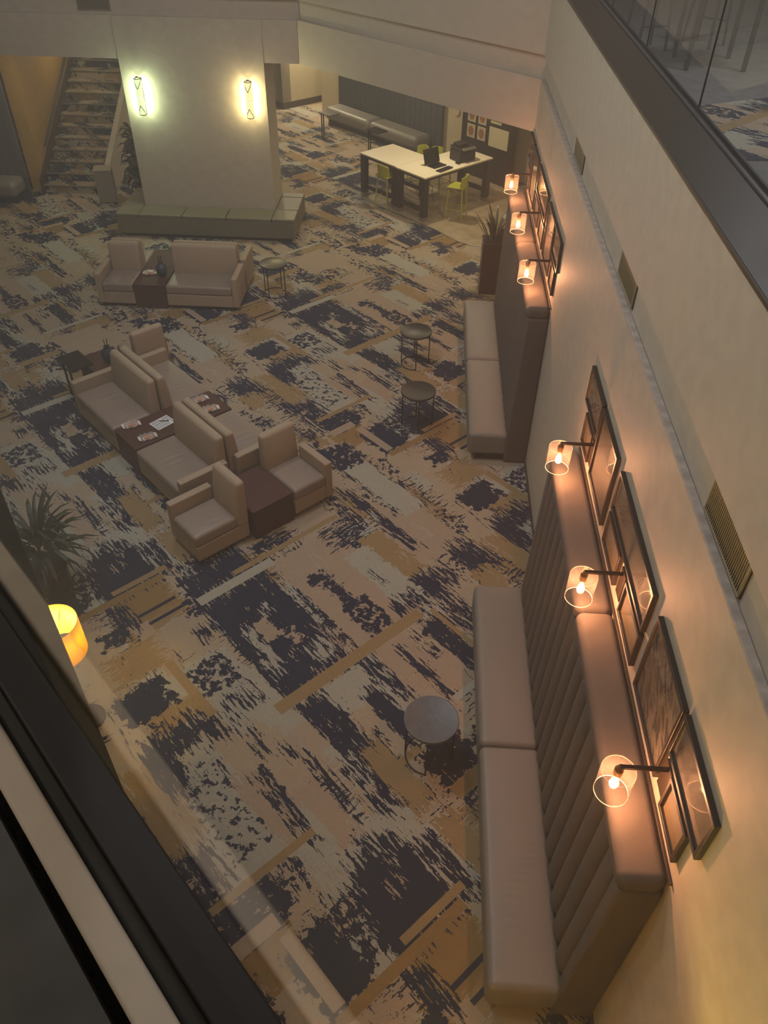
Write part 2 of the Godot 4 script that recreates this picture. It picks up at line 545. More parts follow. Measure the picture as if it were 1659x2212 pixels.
# ---------------------------------------------------------------- prints behind the picture glass
func make_prints() -> void:
	var n := FastNoiseLite.new()
	n.frequency = 0.03
	n.fractal_octaves = 4
	for k in 5:
		n.seed = 40 + k
		var img := Image.create(96, 96, false, Image.FORMAT_RGB8)
		for y in 96:
			for x in 96:
				var v: float
				var c: Color
				if k < 2:      # dark strokes over pale and olive grounds
					v = n.get_noise_2d(x * 0.9 + y * 0.7, (y - x) * 3.2)
					c = Color(0.12, 0.105, 0.09) if v > 0.10 else (Color(0.47, 0.44, 0.37) if n.get_noise_2d(x * 0.8 + 300, y * 0.8) > 0.0 else Color(0.40, 0.35, 0.20))
				elif k == 2:   # olive wash with fine branches
					v = absf(n.get_noise_2d(x * 1.6, y * 1.6))
					c = Color(0.34, 0.30, 0.16).lerp(Color(0.24, 0.21, 0.13), clampf(n.get_noise_2d(x, y + 200) + 0.5, 0, 1))
					if v < 0.018:
						c = Color(0.14, 0.12, 0.07)
				elif k == 3:   # pale sheet, yellow foot
					c = Color(0.50, 0.45, 0.36) if y < 60 + 14 * n.get_noise_2d(x * 2.0, 0) else Color(0.46, 0.38, 0.14)
				else:          # plate of food on a pale card
					var d := Vector2(x - 48, y - 48).length() + 8 * n.get_noise_2d(x * 2.0, y * 2.0)
					c = Color(0.70, 0.66, 0.58)
					if d < 36:
						c = Color(0.55, 0.36, 0.22)
					if d < 22:
						c = Color(0.66, 0.26, 0.12) if n.get_noise_2d(x * 3.0, y * 3.0) > 0 else Color(0.45, 0.42, 0.16)
				img.set_pixel(x, y, c)
		var m := mat("print%d" % k, Color(0.72, 0.72, 0.72) if k < 4 else Color.WHITE, 0.7)
		m.albedo_texture = ImageTexture.create_from_image(img)

# ---------------------------------------------------------------- lights with fittings, some of them added
func area_down(parent: Node, at: Vector3, size: Vector2, c: Color, energy: float) -> void:
	var l := AreaLight3D.new()
	l.name = "light"
	parent.add_child(l, true)
	l.position = at
	l.rotation = Vector3(-PI / 2, 0, 0)
	l.area_size = size
	l.light_color = c
	l.light_energy = energy
	l.area_range = 40.0
	l.shadow_enabled = true

func omni(parent: Node, at: Vector3, c: Color, energy: float, size := 0.02) -> void:
	var l := OmniLight3D.new()
	l.name = "light"
	parent.add_child(l, true)
	l.position = at
	l.light_color = c
	l.light_energy = energy
	l.light_size = size
	l.omni_range = 30.0
	l.omni_attenuation = 2.0
	l.shadow_enabled = true

func added_ceiling_panel(x: float, z: float, energy: float, label: String) -> void:  # unseen panels, added to give the open space its soft ambient light
	var o := thing("added_ceiling_light", label, "ceiling light", Vector3(x, 9.5, z), 0.0, "added square ceiling lights over the atrium")
	part(o, "frame", rbox(1.3, 0.08, 1.3, 0.01), M.steel, Vector3(0, -0.05, 0))
	part(o, "diffuser", rbox(1.2, 0.02, 1.2, 0.005), M.panel_glow, Vector3(0, -0.10, 0))
	area_down(o, Vector3(0, -0.13, 0), Vector2(1.2, 1.2), Color(0.92, 0.955, 1.0), energy)

func downlight(at: Vector3, energy: float, c: Color, label: String) -> void:
	var o := thing("recessed_downlight", label, "downlight", at, 0.0, "recessed downlights in the low ceiling")
	part(o, "trim_ring", disc(0.11, 0.012, 0.003), M.steel, Vector3(0, -0.013, 0))
	part(o, "lens", disc(0.08, 0.006, 0.001), M.downlight_glow, Vector3(0, -0.020, 0))
	area_down(o, Vector3(0, -0.03, 0), Vector2(0.16, 0.16), c, energy)

func _ready() -> void:
	make_materials()
	# camera: pitched 42 degrees down from the upper window
	var cam := Camera3D.new()
	cam.name = "camera"
	add_child(cam)
	cam.transform = Transform3D(Basis(Vector3(0.99807, 0.01359, -0.06058), Vector3(-0.05046, 0.74608, -0.66394), Vector3(0.03618, 0.66572, 0.74532)).orthonormalized(), Vector3(0, 6.5, 0))
	cam.fov = 66.4045
	cam.near = 0.02
	cam.far = 80.0
	cam.current = true
	var env := Environment.new()
	env.background_mode = Environment.BG_COLOR
	env.background_color = Color.BLACK
	env.tonemap_mode = Environment.TONE_MAPPER_LINEAR
	env.tonemap_exposure = EXPOSURE
	env.sdfgi_enabled = true
	env.ssao_enabled = true
	env.ssil_enabled = true
	env.volumetric_fog_enabled = HAZE > 0.0
	env.volumetric_fog_density = HAZE
	env.volumetric_fog_albedo = Color(1.0, 0.98, 0.95)
	env.volumetric_fog_anisotropy = 0.3
	var we := WorldEnvironment.new()
	we.name = "environment"
	we.environment = env
	add_child(we)
	added_ceiling_panel(-2.6, -2.6, PANEL * 1.15, "added unseen square ceiling light above the window end of the atrium")
	added_ceiling_panel(-3.0, -6.2, PANEL, "added unseen square ceiling light above the middle of the atrium")
	added_ceiling_panel(-3.2, -10.0, PANEL * 0.6, "added unseen square ceiling light above the column end of the atrium")
	added_ceiling_panel(4.6, -9.5, PANEL * 0.6, "added unseen square ceiling light brightening the mezzanine")  # added so the dim mezzanine shows through its glass
	build_shell()
	build_right_wall()
	build_mezzanine()
	build_window()
	build_back_lounge()
	build_column()
	build_stairs()
	build_seating()
	build_small_tables()
	build_bar()
	build_plants_and_lamp()

const EXPOSURE := 3.55
const HAZE := 0.009  # added fog, stands in for glare from smudged window glass and lens
const PANEL := 6.0
const SCONCE := 0.20

func poly(pts: Array) -> PackedVector2Array:
	var p := PackedVector2Array()
	for e in pts:
		if e is Vector3:
			p.append(Vector2(e.x, e.z))
		else:
			p.append(e)
	return p

func g2(v: Vector3) -> Vector2:
	return Vector2(v.x, v.z)

# ---------------------------------------------------------------- shell
const BA := Vector2(1.48, -12.2)
const BB := Vector2(-2.46, -15.86)

func build_shell() -> void:
	struct("floor", plate(poly([Vector2(-12, 3.5), Vector2(-12, -30), Vector2(3.4, -30), Vector2(3.4, 3.5)]), -0.12, 0.0, PERIOD), M.carpet)
	var tp := [st(-13.72, 11.62), st(-11.35, 11.62), Vector2(0.42, -15.93), Vector2(0.66, -15.66), Vector2(0.92, -15.50), Vector2(1.2, -15.46), Vector2(2.3, -15.46), Vector2(2.3, -18.30), st(-13.72, 14.6)]
	struct("floor_tiled", plate(poly(tp), 0.0, 0.008, 1.0), M.tile)
	var edge := []
	for e in [st(-13.72, 11.61, 0.006), st(-11.35, 11.61, 0.006), Vector3(0.42, 0.006, -15.94), Vector3(0.66, 0.006, -15.67), Vector3(0.92, 0.006, -15.49), Vector3(1.2, 0.006, -15.45), Vector3(2.3, 0.006, -15.45)]:
		edge.append(e)
	struct("trim_1", tube(edge, 0.012, 6), M.steel)
	# right-hand wall: lower face, shadow gap with vents, parapet
	struct("wall_right", slab(Vector2(WX, -12.2), Vector2(WX, 1.36), 0.3, 0.0, 3.78), M.wall)
	struct("wall_right_recess", slab(Vector2(1.53, -12.2), Vector2(1.53, 1.36), 0.25, 3.78, 4.08), M.wall)
	struct("wall_right_parapet", slab(Vector2(WX, -12.2), Vector2(WX, 1.36), 0.3, 4.08, 4.94), M.wall)
	struct("trim_2", rbox(0.05, 0.02, 13.5, 0.006), M.ledge, Vector3(1.502, 3.788, -5.43))
	struct("baseboard_right", rbox(0.016, 0.075, 13.5, 0.004), M.baseboard, Vector3(WX - 0.007, 0.0375, -5.43))
	# beams and walls over the lounge
	for a in [["wall_diagonal", BB, BA, 0.0], ["wall_back_left", Vector2(-11, -15.85), Vector2(-2.46, -15.85), 0.0]]:
		var p: Vector2 = a[1]
		var q: Vector2 = a[2]
		var d := (q - p).normalized()
		var n := Vector2(d.y, -d.x) * 0.05
		struct(a[0] + "_beam", slab(p, q, 0.4, 3.1, 3.78), M.wall)
		struct(a[0] + "_recess", slab(p + n - d * 0.08, q + n + d * 0.08, 0.35, 3.78, 4.08), M.wall)
		struct(a[0] + "_upper", slab(p, q, 0.4, 4.08, 9.5), M.wall)
	struct("wall_column", rbox(2.68, 3.775, 0.9, 0.003), M.wall, Vector3(-4.44, 1.8875, -16.293))
	struct("ceiling_low", plate(poly([BA + Vector2(0.2, -0.2), BB + Vector2(0.1, -0.3), Vector2(-11, -16.2), Vector2(-11, -29.5), Vector2(3.0, -29.5), Vector2(3.0, -12.4)]), 3.1, 3.3), M.ceiling)
	struct("wall_alcove", slab(Vector2(2.3, -19.2), Vector2(2.3, -12.2), 0.2, 0.0, 3.1), M.wall_pale)
	struct("wall_alcove_return", slab(Vector2(1.78, -12.2), Vector2(2.5, -12.2), -0.2, 0.0, 4.04), M.wall)
	struct("wall_lounge", slab(g2(st(-19.75, 15.2)), g2(st(-11.2, 15.2)), 0.25, 0.0, 3.1), M.wall_pale)
	var k := Vector2(-4.36, -24.72)
	var u := Vector2(R2, R2)
	var v := Vector2(R2, -R2)
	struct("wall_corridor", slab(k, k + v * 3.6, 0.3, 0.0, 3.1), M.wall_pale)
	struct("wall_corridor_side", slab(k - u * 4.0, k, 0.3, 0.0, 3.1), M.wall)
	struct("baseboard_corridor", slab(k + (u - v) * 0.012, k + (u - v) * 0.012 + v * 3.6, 0.012, 0.0, 0.17), M.baseboard)
	struct("baseboard_corridor_side", slab(k - u * 4.0 - v * 0.012, k - v * 0.012 + u * 0.012, 0.012, 0.0, 0.17), M.baseboard)
	struct("wall_far", slab(Vector2(-12, -29.6), Vector2(3.4, -29.6), 0.2, 0.0, 3.1), M.wall)
	struct("wall_left", slab(Vector2(-10.98, 3.5), Vector2(-10.98, -29.6), -0.2, 0.0, 9.5).duplicate(), M.wall)
	struct("ceiling", plate(poly([Vector2(-12, 3.5), Vector2(-12, -16.5), Vector2(8, -16.5), Vector2(8, 3.5)]), 9.5, 9.7), M.ceiling)
	for a in [[0.1, -17.3, 2.6, "recessed downlight over the white high table"], [-1.6, -20.6, 2.2, "recessed downlight over the blue wall bench"], [1.2, -14.6, 1.6, "recessed downlight over the snake plant planter"], [-3.9, -20.5, 2.0, "recessed downlight behind the column"], [-3.6, -24.8, 7.0, "recessed downlight in the bright corridor"], [-8.0, -19.6, 0.5, "recessed downlight beside the staircase"], [-8.0, -16.8, 0.9, "recessed downlight at the foot of the staircase"]]:
		downlight(Vector3(a[0], 3.1, a[1]), a[2] * DOWN, Color(1.0, 0.93, 0.78), a[3])

const DOWN := 0.6

# ---------------------------------------------------------------- right wall: vents, pictures, sconces, banquettes
func air_vent(at: Vector3, turn: float, w: float, h: float, slats: int, label: String) -> void:
	# local z points out of the wall
	var o := thing("air_vent", label, "air vent", at, turn)
	part(o, "backing", rbox(w, h, 0.008, 0.002), M.vent_hole, Vector3(0, 0, 0.004))
	for e in [-1, 1]:
		part(o, "frame_side", rbox(0.014, h, 0.012, 0.003), M.vent, Vector3(e * (w * 0.5 - 0.007), 0, 0.012))
		part(o, "frame_rail", rbox(w, 0.014, 0.012, 0.003), M.vent, Vector3(0, e * (h * 0.5 - 0.007), 0.012))
	for i in slats:
		part(o, "slat", rbox(0.009, h - 0.024, 0.006, 0.002, 1), M.vent, Vector3((i + 0.5 - slats * 0.5) * (w - 0.03) / slats, 0, 0.012))

func picture(y: float, z: float, w: float, h: float, kind: int, label: String, group: String) -> void:
	# hung on the right wall; local z points into the room
	var o := thing("framed_picture", label, "picture", Vector3(WX - 0.001, y, z), -PI / 2, group)
	var b := 0.026
	for e in [-1, 1]:
		part(o, "frame_side", rbox(b, h, 0.035, 0.004), M.frame_wood, Vector3(e * (w - b) * 0.5, 0, 0.018))
		part(o, "frame_rail", rbox(w - b, b, 0.034, 0.004), M.frame_wood, Vector3(0, e * (h - b) * 0.5, 0.018))
	var q := QuadMesh.new()
	q.size = Vector2(w - b, h - b)
	part(o, "print", q, M["print%d" % kind], Vector3(0, 0, 0.016))
	part(o, "glass", q, M.picture_glass, Vector3(0, 0, 0.022))

func sconce(z: float, label: String) -> void:
	var o := thing("wall_sconce", label, "wall lamp", Vector3(WX, 2.65, z), -PI / 2, "glass wall sconces over the banquettes")
	part(o, "backplate", rbox(0.12, 0.24, 0.02, 0.004), M.bronze, Vector3(0, -0.10, 0.011))
	part(o, "arm", rbox(0.022, 0.022, 0.27, 0.003), M.bronze, Vector3(0, 0, 0.15))
	part(o, "socket", lathe([Vector2(0.0, 0.03), Vector2(0.012, 0.03), Vector2(0.014, 0.0), Vector2(0.026, -0.005), Vector2(0.026, -0.05), Vector2(0.016, -0.085), Vector2(0.0, -0.085)], 18), M.brass, Vector3(0, -0.02, 0.28))
	var r := 0.098
	part(o, "glass_shade", lathe([Vector2(0.028, 0.0), Vector2(0.05, 0.001), Vector2(r - 0.012, 0.0), Vector2(r - 0.003, -0.004), Vector2(r, -0.013), Vector2(r, -0.08), Vector2(r, -0.222), Vector2(r - 0.003, -0.228), Vector2(r - 0.005, -0.222)], 40), M.shade_glass, Vector3(0, -0.03, 0.28))
	var ring := []
	for i in 41:
		ring.append(Vector3(cos(TAU * i / 40.0) * (r - 0.002), 0, sin(TAU * i / 40.0) * (r - 0.002)))
	part(o, "glass_rim", tube(ring, 0.0022, 6), M.shade_rim, Vector3(0, -0.257, 0.28))
	part(o, "glass_rim", tube(ring, 0.0016, 6), M.shade_rim, Vector3(0, -0.042, 0.28))
	part(o, "bulb", lathe([Vector2(0.0, 0.0), Vector2(0.012, -0.002), Vector2(0.015, -0.02), Vector2(0.024, -0.05), Vector2(0.028, -0.072), Vector2(0.022, -0.095), Vector2(0.0, -0.105)], 18), M.bulb_warm, Vector3(0, -0.10, 0.28))
	omni(o, Vector3(0, -0.165, 0.28), Color(1.0, 0.67, 0.46), SCONCE, 0.025)

func banquette(z_near: float, flip: bool, wrinkled: bool, label: String) -> void:
	# one unit: 1.92 m along the wall; z_near is its end towards the window; the border is at the near end unless flipped
	var w := 1.915
	var o := thing("tufted_banquette", label, "banquette", Vector3(WX, 0, z_near - w * 0.5 - 0.002), 0.0, "grey wall banquettes with channelled backs")
	# seat: 0.52 deep, over a recessed plinth
	part(o, "seat_cushion", rbox(0.52, 0.33, w, 0.055, 4, Vector3i(10, 1, 160 if wrinkled else 24), {kind = "bench_seat", wrinkled = wrinkled}), M.vinyl_grey, Vector3(-0.53, 0.285, 0))
	part(o, "plinth", rbox(0.42, 0.12, w - 0.14, 0.005), M.plinth, Vector3(-0.47, 0.06, 0))
	# back: nine upright channels beside a plain border, capped by a deep top
	var dir := 1.0 if not flip else -1.0
	var border := 0.12
	var n := 9
	var cw := (w - border) / n
	var chan := channel_mesh(cw, 1.70)
	for i in n:
		part(o, "channel", chan, M.cloth_taupe, Vector3(-0.305, 0.46, dir * (w * 0.5 - border - (i + 0.5) * cw)), Vector3(0, 0, -0.030))
	part(o, "end_panel", rbox(0.300, 2.12, border, 0.028, 3, Vector3i(1, 4, 1), {kind = "lean", by = 0.05, h = 2.12}), M.cloth_taupe, Vector3(-0.152, 1.07, dir * (w - border) * 0.5))
	part(o, "back_frame", rbox(0.20, 2.10, w - border, 0.01), M.cloth_taupe, Vector3(-0.102, 1.06, -dir * border * 0.5))
	part(o, "top_roll", rbox(0.268, 0.16, w, 0.06, 5, Vector3i(2, 1, 6)), M.cloth_taupe, Vector3(-0.140, 2.192, 0))

func channel_mesh(w: float, h: float) -> ArrayMesh:
	# padded upright rib: bulges towards -x, rounded off at the top
	var key := "chan%.3f%.3f" % [w, h]
	if cache.has(key):
		return cache[key]
	var t := SurfaceTool.new()
	t.begin(Mesh.PRIMITIVE_TRIANGLES)
	t.set_smooth_group(0)
	var na := 12
	var nh := 14
	for j in nh + 1:
		var f := float(j) / nh
		var y := h * f
		var top := clampf((h - y) / 0.10, 0.0, 1.0)
		var fade := sqrt(1.0 - pow(1.0 - top, 2.0))
		for i in na + 1:
			var g := float(i) / na * 2.0 - 1.0
			var bulge := pow(maxf(1.0 - g * g, 0.0), 0.5) * 0.062 * lerpf(0.35, 1.0, fade)
			t.set_uv(Vector2(g, f))
			t.add_vertex(Vector3(0.062 - bulge - 0.002, y, g * w * 0.5))
	for j in nh:
		for i in na:
			var k := j * (na + 1) + i
			for e in [k, k + na + 2, k + 1, k, k + na + 1, k + na + 2]:
				t.add_index(e)
	t.generate_normals()
	cache[key] = t.commit()
	return cache[key]

func build_right_wall() -> void:
	air_vent(Vector3(1.53, 3.93, -2.835), -PI / 2, 0.63, 0.22, 30, "slatted air vent in the wall gap above the window-end banquette")
	air_vent(Vector3(1.53, 3.93, -5.64), -PI / 2, 0.60, 0.20, 24, "air vent in the wall gap between the two banquettes")
	air_vent(Vector3(1.53, 3.93, -8.5), -PI / 2, 0.60, 0.20, 24, "air vent in the wall gap above the planter-end banquette")
	var n := Vector2(BA.y - BB.y, -(BA.x - BB.x)).normalized()
	var mid := Vector2(-0.48, -14.05) + n * 0.05
	air_vent(Vector3(mid.x, 3.93, mid.y), atan2(-n.x, -n.y), 0.60, 0.20, 20, "air vent in the gap above the diagonal beam")
	air_vent(Vector3(-6.06, 3.93, -15.90), 0.0, 0.60, 0.18, 20, "air vent in the gap above the stair-side beam")
	var where := ["above the window-end banquette", "above the planter-end banquette"]
	var k := 0
	for c in [-3.80, -10.30]:
		var at: String = where[k]
		var far_side: String = ["at the armchair end", "at the planter end"][k]
		var near_side: String = ["at the window end", "at the end towards the window-end banquette"][k]
		var g: String = "framed pictures " + at
		picture(2.91, c, 1.18, 0.34, 2, "long olive framed picture over the middle sconce " + at, g)
		picture(2.555, c - 0.355, 0.48, 0.29, 3, "small framed picture left of the middle sconce " + at, g)
		picture(2.555, c + 0.355, 0.48, 0.29, 3, "small framed picture right of the middle sconce " + at, g)
		picture(2.745, c - 1.06, 0.65, 0.65, 2, "large square framed picture %s, %s" % [at, far_side], g)
		picture(2.745, c + 1.06, 0.65, 0.65, 0, "large square framed picture %s, %s" % [at, near_side], g)
		picture(2.91, c - 1.705, 0.60, 0.34, 1, "outermost upper framed picture %s, %s" % [at, far_side], g)
		picture(2.91, c + 1.705, 0.60, 0.34, 2, "outermost upper framed picture %s, %s" % [at, near_side], g)
		picture(2.555, c - 1.705, 0.33, 0.29, 3, "smallest lower framed picture %s, %s" % [at, far_side], g)
		picture(2.555, c + 1.705, 0.33, 0.29, 3, "smallest lower framed picture %s, %s" % [at, near_side], g)
		sconce(c, "middle glass sconce of the three " + at)
		sconce(c - 1.47, "glass sconce %s, %s" % [at, far_side])
		sconce(c + 1.47, "glass sconce %s, %s" % [at, near_side])
		struct("trim_%d" % (3 + k), rbox(0.016, 0.02, 3.86, 0.003), M.wood_ledge, Vector3(WX - 0.012, 2.279, c))
		k += 1
	banquette(-1.88, false, true, "tufted banquette unit with a wrinkled seat at the window end, nearest the floor lamp")
	banquette(-3.80, true, false, "tufted banquette unit with a smooth seat beside the wrinkled one")
	banquette(-8.39, false, false, "tufted banquette unit facing two round tables, away from the planter")
	banquette(-10.31, true, false, "tufted banquette unit next to the tall brown planter")

# ---------------------------------------------------------------- mezzanine behind the parapet
func build_mezzanine() -> void:
	struct("trim_5", rbox(0.34, 0.035, 13.6, 0.012), M.rail_brown, Vector3(1.63, 4.958, -5.42))
	struct("trim_6", rbox(0.07, 0.05, 13.6, 0.006), M.channel_metal, Vector3(1.836, 4.965, -5.42))
	struct("trim_7", rbox(0.022, 0.03, 13.6, 0.004), M.gasket, Vector3(1.845, 4.998, -5.42))
	var z := -12.1
	var i := 1
	while z < 1.2:
		var w := 1.905
		var q := QuadMesh.new()
		q.size = Vector2(w, 1.1)
		struct("window_%d" % (i + 1), q, M.pane, Vector3(1.845, 5.56, z + 1.28 + w * 0.5 - 0.96), -PI / 2)
		struct("trim_%d" % (7 + i), rbox(0.013, 1.1, 0.006, 0.001, 1), M.gasket, Vector3(1.845, 5.56, z + 1.28 + w - 0.957))
		z += w + 0.006
		i += 1
	struct("floor_mezzanine", plate(poly([Vector2(1.78, 1.36), Vector2(1.78, -12.2), Vector2(2.3, -17.5), Vector2(7.5, -17.5), Vector2(7.5, 1.36)]), 4.05, 4.25), M.mezzanine_floor)
	struct("wall_mezzanine", slab(Vector2(7.4, -17.5), Vector2(7.4, 1.36), 0.2, 4.25, 9.5), M.wall)
	struct("wall_mezzanine_end", slab(Vector2(1.48, -17.3), Vector2(7.5, -17.3), 0.2, 4.25, 9.5), M.wall)
	struct("wall_mezzanine_near", slab(Vector2(1.48, 1.36), Vector2(7.5, 1.36), -0.2, 0.0, 9.5), M.wall)
	var a := bar_chair("dark bar chair nearest the glass on the mezzanine", Vector3(2.72, 4.25, -11.9), 0.3)
	var b := bar_chair("dark bar chair on the wall side of the mezzanine table", Vector3(3.55, 4.25, -12.2), 2.4)
	var t := thing("high_table", "dark high table between bar chairs on the mezzanine", "table", Vector3(3.35, 4.25, -11.1))
	part(t, "tabletop", rbox(0.8, 0.04, 0.8, 0.01), M.chair_grey, Vector3(0, 1.02, 0))
	for e in [[-1, -1], [1, -1], [1, 1], [-1, 1]]:
		part(t, "leg", rbox(0.05, 1.0, 0.05, 0.006), M.chair_grey, Vector3(e[0] * 0.34, 0.5, e[1] * 0.34))
	var o := thing("lounge_chair", "dark lounge chair on the patterned mezzanine rug", "chair", Vector3(4.0, 4.264, -9.0), -0.8)
	part(o, "seat", rbox(0.62, 0.16, 0.6, 0.05, 3), M.chair_grey, Vector3(0, 0.36, 0))
	part(o, "backrest", rbox(0.62, 0.5, 0.14, 0.05, 3), M.chair_grey, Vector3(0, 0.62, -0.3), Vector3(-0.2, 0, 0))
	for e in [-1, 1]:
		part(o, "armrest", rbox(0.10, 0.34, 0.6, 0.04, 3), M.chair_grey, Vector3(e * 0.36, 0.42, 0))
		for f in [-1, 1]:
			part(o, "leg", tube([Vector3(e * 0.27, 0.29, f * 0.25), Vector3(e * 0.29, 0.0, f * 0.28)], 0.018, 8, 0.012), M.black_metal)
	var rug := part(self, "patterned_rug", plate(poly([Vector2(2.5, -7.4), Vector2(2.5, -9.0), Vector2(4.9, -10.2), Vector2(5.2, -7.6)]), 4.25, 4.262, PERIOD), M.carpet)
	tag(rug, "patterned grey rug under the mezzanine lounge chair", "rug")

func bar_chair(label: String, at: Vector3, turn: float) -> Node3D:
	var o := thing("bar_chair", label, "chair", at, turn, "bar chairs on the mezzanine")
	part(o, "seat", rbox(0.42, 0.06, 0.42, 0.02, 3), M.chair_grey, Vector3(0, 0.74, 0))
	part(o, "backrest", rbox(0.42, 0.34, 0.04, 0.015, 3), M.chair_grey, Vector3(0, 1.02, -0.22), Vector3(-0.12, 0, 0))
	for e in [-1, 1]:
		for f in [-1, 1]:
			part(o, "leg", tube([Vector3(e * 0.16, 0.72, f * 0.16), Vector3(e * 0.20, 0.0, f * 0.20)], 0.020, 8), M.chair_grey)
	part(o, "footrest", rbox(0.36, 0.02, 0.02, 0.004), M.chair_grey, Vector3(0, 0.28, 0.19))
	return o

# ---------------------------------------------------------------- the window the picture is taken through, and the corridor behind
func along(s0: float, s1: float, t0: float, t1: float, y0: float, y1: float, r := 0.004) -> Array:
	# box lying along the window line: mesh and centre
	return [rbox(s1 - s0, y1 - y0, t1 - t0, r, 2), st((s0 + s1) * 0.5, (t0 + t1) * 0.5, (y0 + y1) * 0.5)]

func win(called: String, a: Array, m: Material, parent: Node) -> void:
	part(parent, called, a[0], m, a[1], Vector3(0, -PI / 4, 0))

func build_window() -> void:
	var top := 5.6
	var o := Node3D.new()
	o.name = "window_1"
	add_child(o)
	o.set_meta("kind", "structure")
	win("sill_rail", along(-2.0, 1.7, 0.040, 0.0945, top - 0.06, top), M.window_frame, o)
	win("glazing_groove", along(-2.0, 1.7, 0.018, 0.0405, top - 0.07, top - 0.014), M.window_groove, o)
	win("window_stool", along(-2.0, 1.7, -0.019, 0.018, top - 0.07, top, 0.006), M.window_stool, o)
	win("jamb", along(-2.0, -0.783, 0.095, 0.130, 4.4, 7.5), M.window_frame, o)
	win("jamb", along(1.45, 1.65, -0.03, 0.094, top, 7.5), M.window_frame, o)
	win("head", along(-2.0, 1.65, -0.03, 0.094, 7.5, 7.6), M.window_frame, o)
	var q := QuadMesh.new()
	q.size = Vector2(3.46, 1.9)
	part(o, "pane", q, M.pane, st(-0.27, 0.067, top + 0.945), Vector3(0, PI * 0.75, 0))
	# wall round the opening
	for a in [["wall_window_below", -15.6, 2.0, 0.0, top - 0.07], ["wall_window_left", -15.6, -2.0, top - 0.07, 9.5], ["wall_window_right", 1.65, 2.0, top - 0.07, 9.5], ["wall_window_above", -2.0, 1.65, 7.6, 9.5]]:
		struct(a[0], slab(g2(st(a[2], 0.088)), g2(st(a[1], 0.088)), 0.106, a[3], a[4]), M.wall)
	# corridor
	struct("floor_corridor", plate(poly([st(2.0, -0.06), st(-5.0, -0.06), st(-5.0, -2.2), st(2.0, -2.2)]), 4.7, 4.9), M.mezzanine_floor)
	struct("ceiling_corridor", plate(poly([st(2.0, -0.06), st(-5.0, -0.06), st(-5.0, -2.2), st(2.0, -2.2)]), 7.6, 7.8), M.ceiling)
	struct("wall_corridor_inner", slab(g2(st(2.2, -2.2)), g2(st(-5.2, -2.2)), 0.15, 4.7, 7.8), M.wall)
	struct("wall_corridor_end_left", slab(g2(st(-5.0, -0.05)), g2(st(-5.0, -2.3)), 0.15, 4.7, 7.8).duplicate(), M.wall)
	struct("wall_corridor_end_right", slab(g2(st(2.0, -2.3)), g2(st(2.0, -0.05)), 0.15, 4.7, 7.8), M.wall)
	var l := thing("added_corridor_light", "added unseen ceiling light in the corridor behind the window", "ceiling light", st(-2.4, -1.2, 7.6))  # unseen lamp added to light the sill and the reflection in the pane
	part(l, "diffuser", disc(0.15, 0.03, 0.006), M.panel_glow, Vector3(0, -0.035, 0))
	area_down(l, Vector3(0, -0.05, 0), Vector2(0.26, 0.26), Color(1.0, 0.95, 0.88), CORRIDOR)

const CORRIDOR := 0.7

# ---------------------------------------------------------------- lounge behind the beam
func side_table_c(label: String, at: Vector3, turn: float, h: float, long := 0.5, deep := 0.34) -> void:
	# cantilever table: top, two posts at one end, flat foot
	var o := thing("cantilever_table", label, "side table", at, turn)
	part(o, "tabletop", rbox(long, 0.02, deep, 0.004), M.black_metal, Vector3(0, h - 0.01, 0))
	for e in [-1, 1]:
		part(o, "post", rbox(0.025, h - 0.02, 0.025, 0.003), M.black_metal, Vector3(-long * 0.5 + 0.06, (h - 0.02) * 0.5, 0.09 + e * 0.032))
		part(o, "foot_bar", rbox(long * 0.8, 0.012, 0.03, 0.003), M.black_metal, Vector3(-0.02, 0.007, e * deep * 0.36))
	part(o, "foot_crossbar", rbox(0.03, 0.012, deep * 0.7, 0.003), M.black_metal, Vector3(-long * 0.5 + 0.06, 0.008, 0))

func wall_bench(label: String, at: Vector3, turn: float, units: int, w: float, extra: float, panel_h: float, shift := 0.0) -> void:
	# rolled seat units before a tall channelled panel; local z faces the room
	var o := thing("panel_bench", label, "bench", at, turn, "blue panel benches")
	var total := units * w
	for i in units:
		part(o, "seat_cushion", rbox(w - 0.004, 0.34, 0.60, 0.13, 6), M.vinyl_grey, Vector3(-total * 0.5 + (i + 0.5) * w, 0.29, 0.32))
	part(o, "plinth", rbox(total - 0.1, 0.13, 0.46, 0.005), M.plinth, Vector3(0, 0.065, 0.28))
	var n := int((total + extra) / 0.19)
	var cw := (total + extra) / n
	var key := "bchan%.4f%.3f" % [cw, panel_h]
	if not cache.has(key):
		cache[key] = rbox(cw, panel_h, 0.09, 0.028, 3)
	for i in n:
		part(o, "channel", cache[key], M.cloth_blue, Vector3(-total * 0.5 - extra * 0.5 + shift + (i + 0.5) * cw, panel_h * 0.5 + 0.02, -0.04))

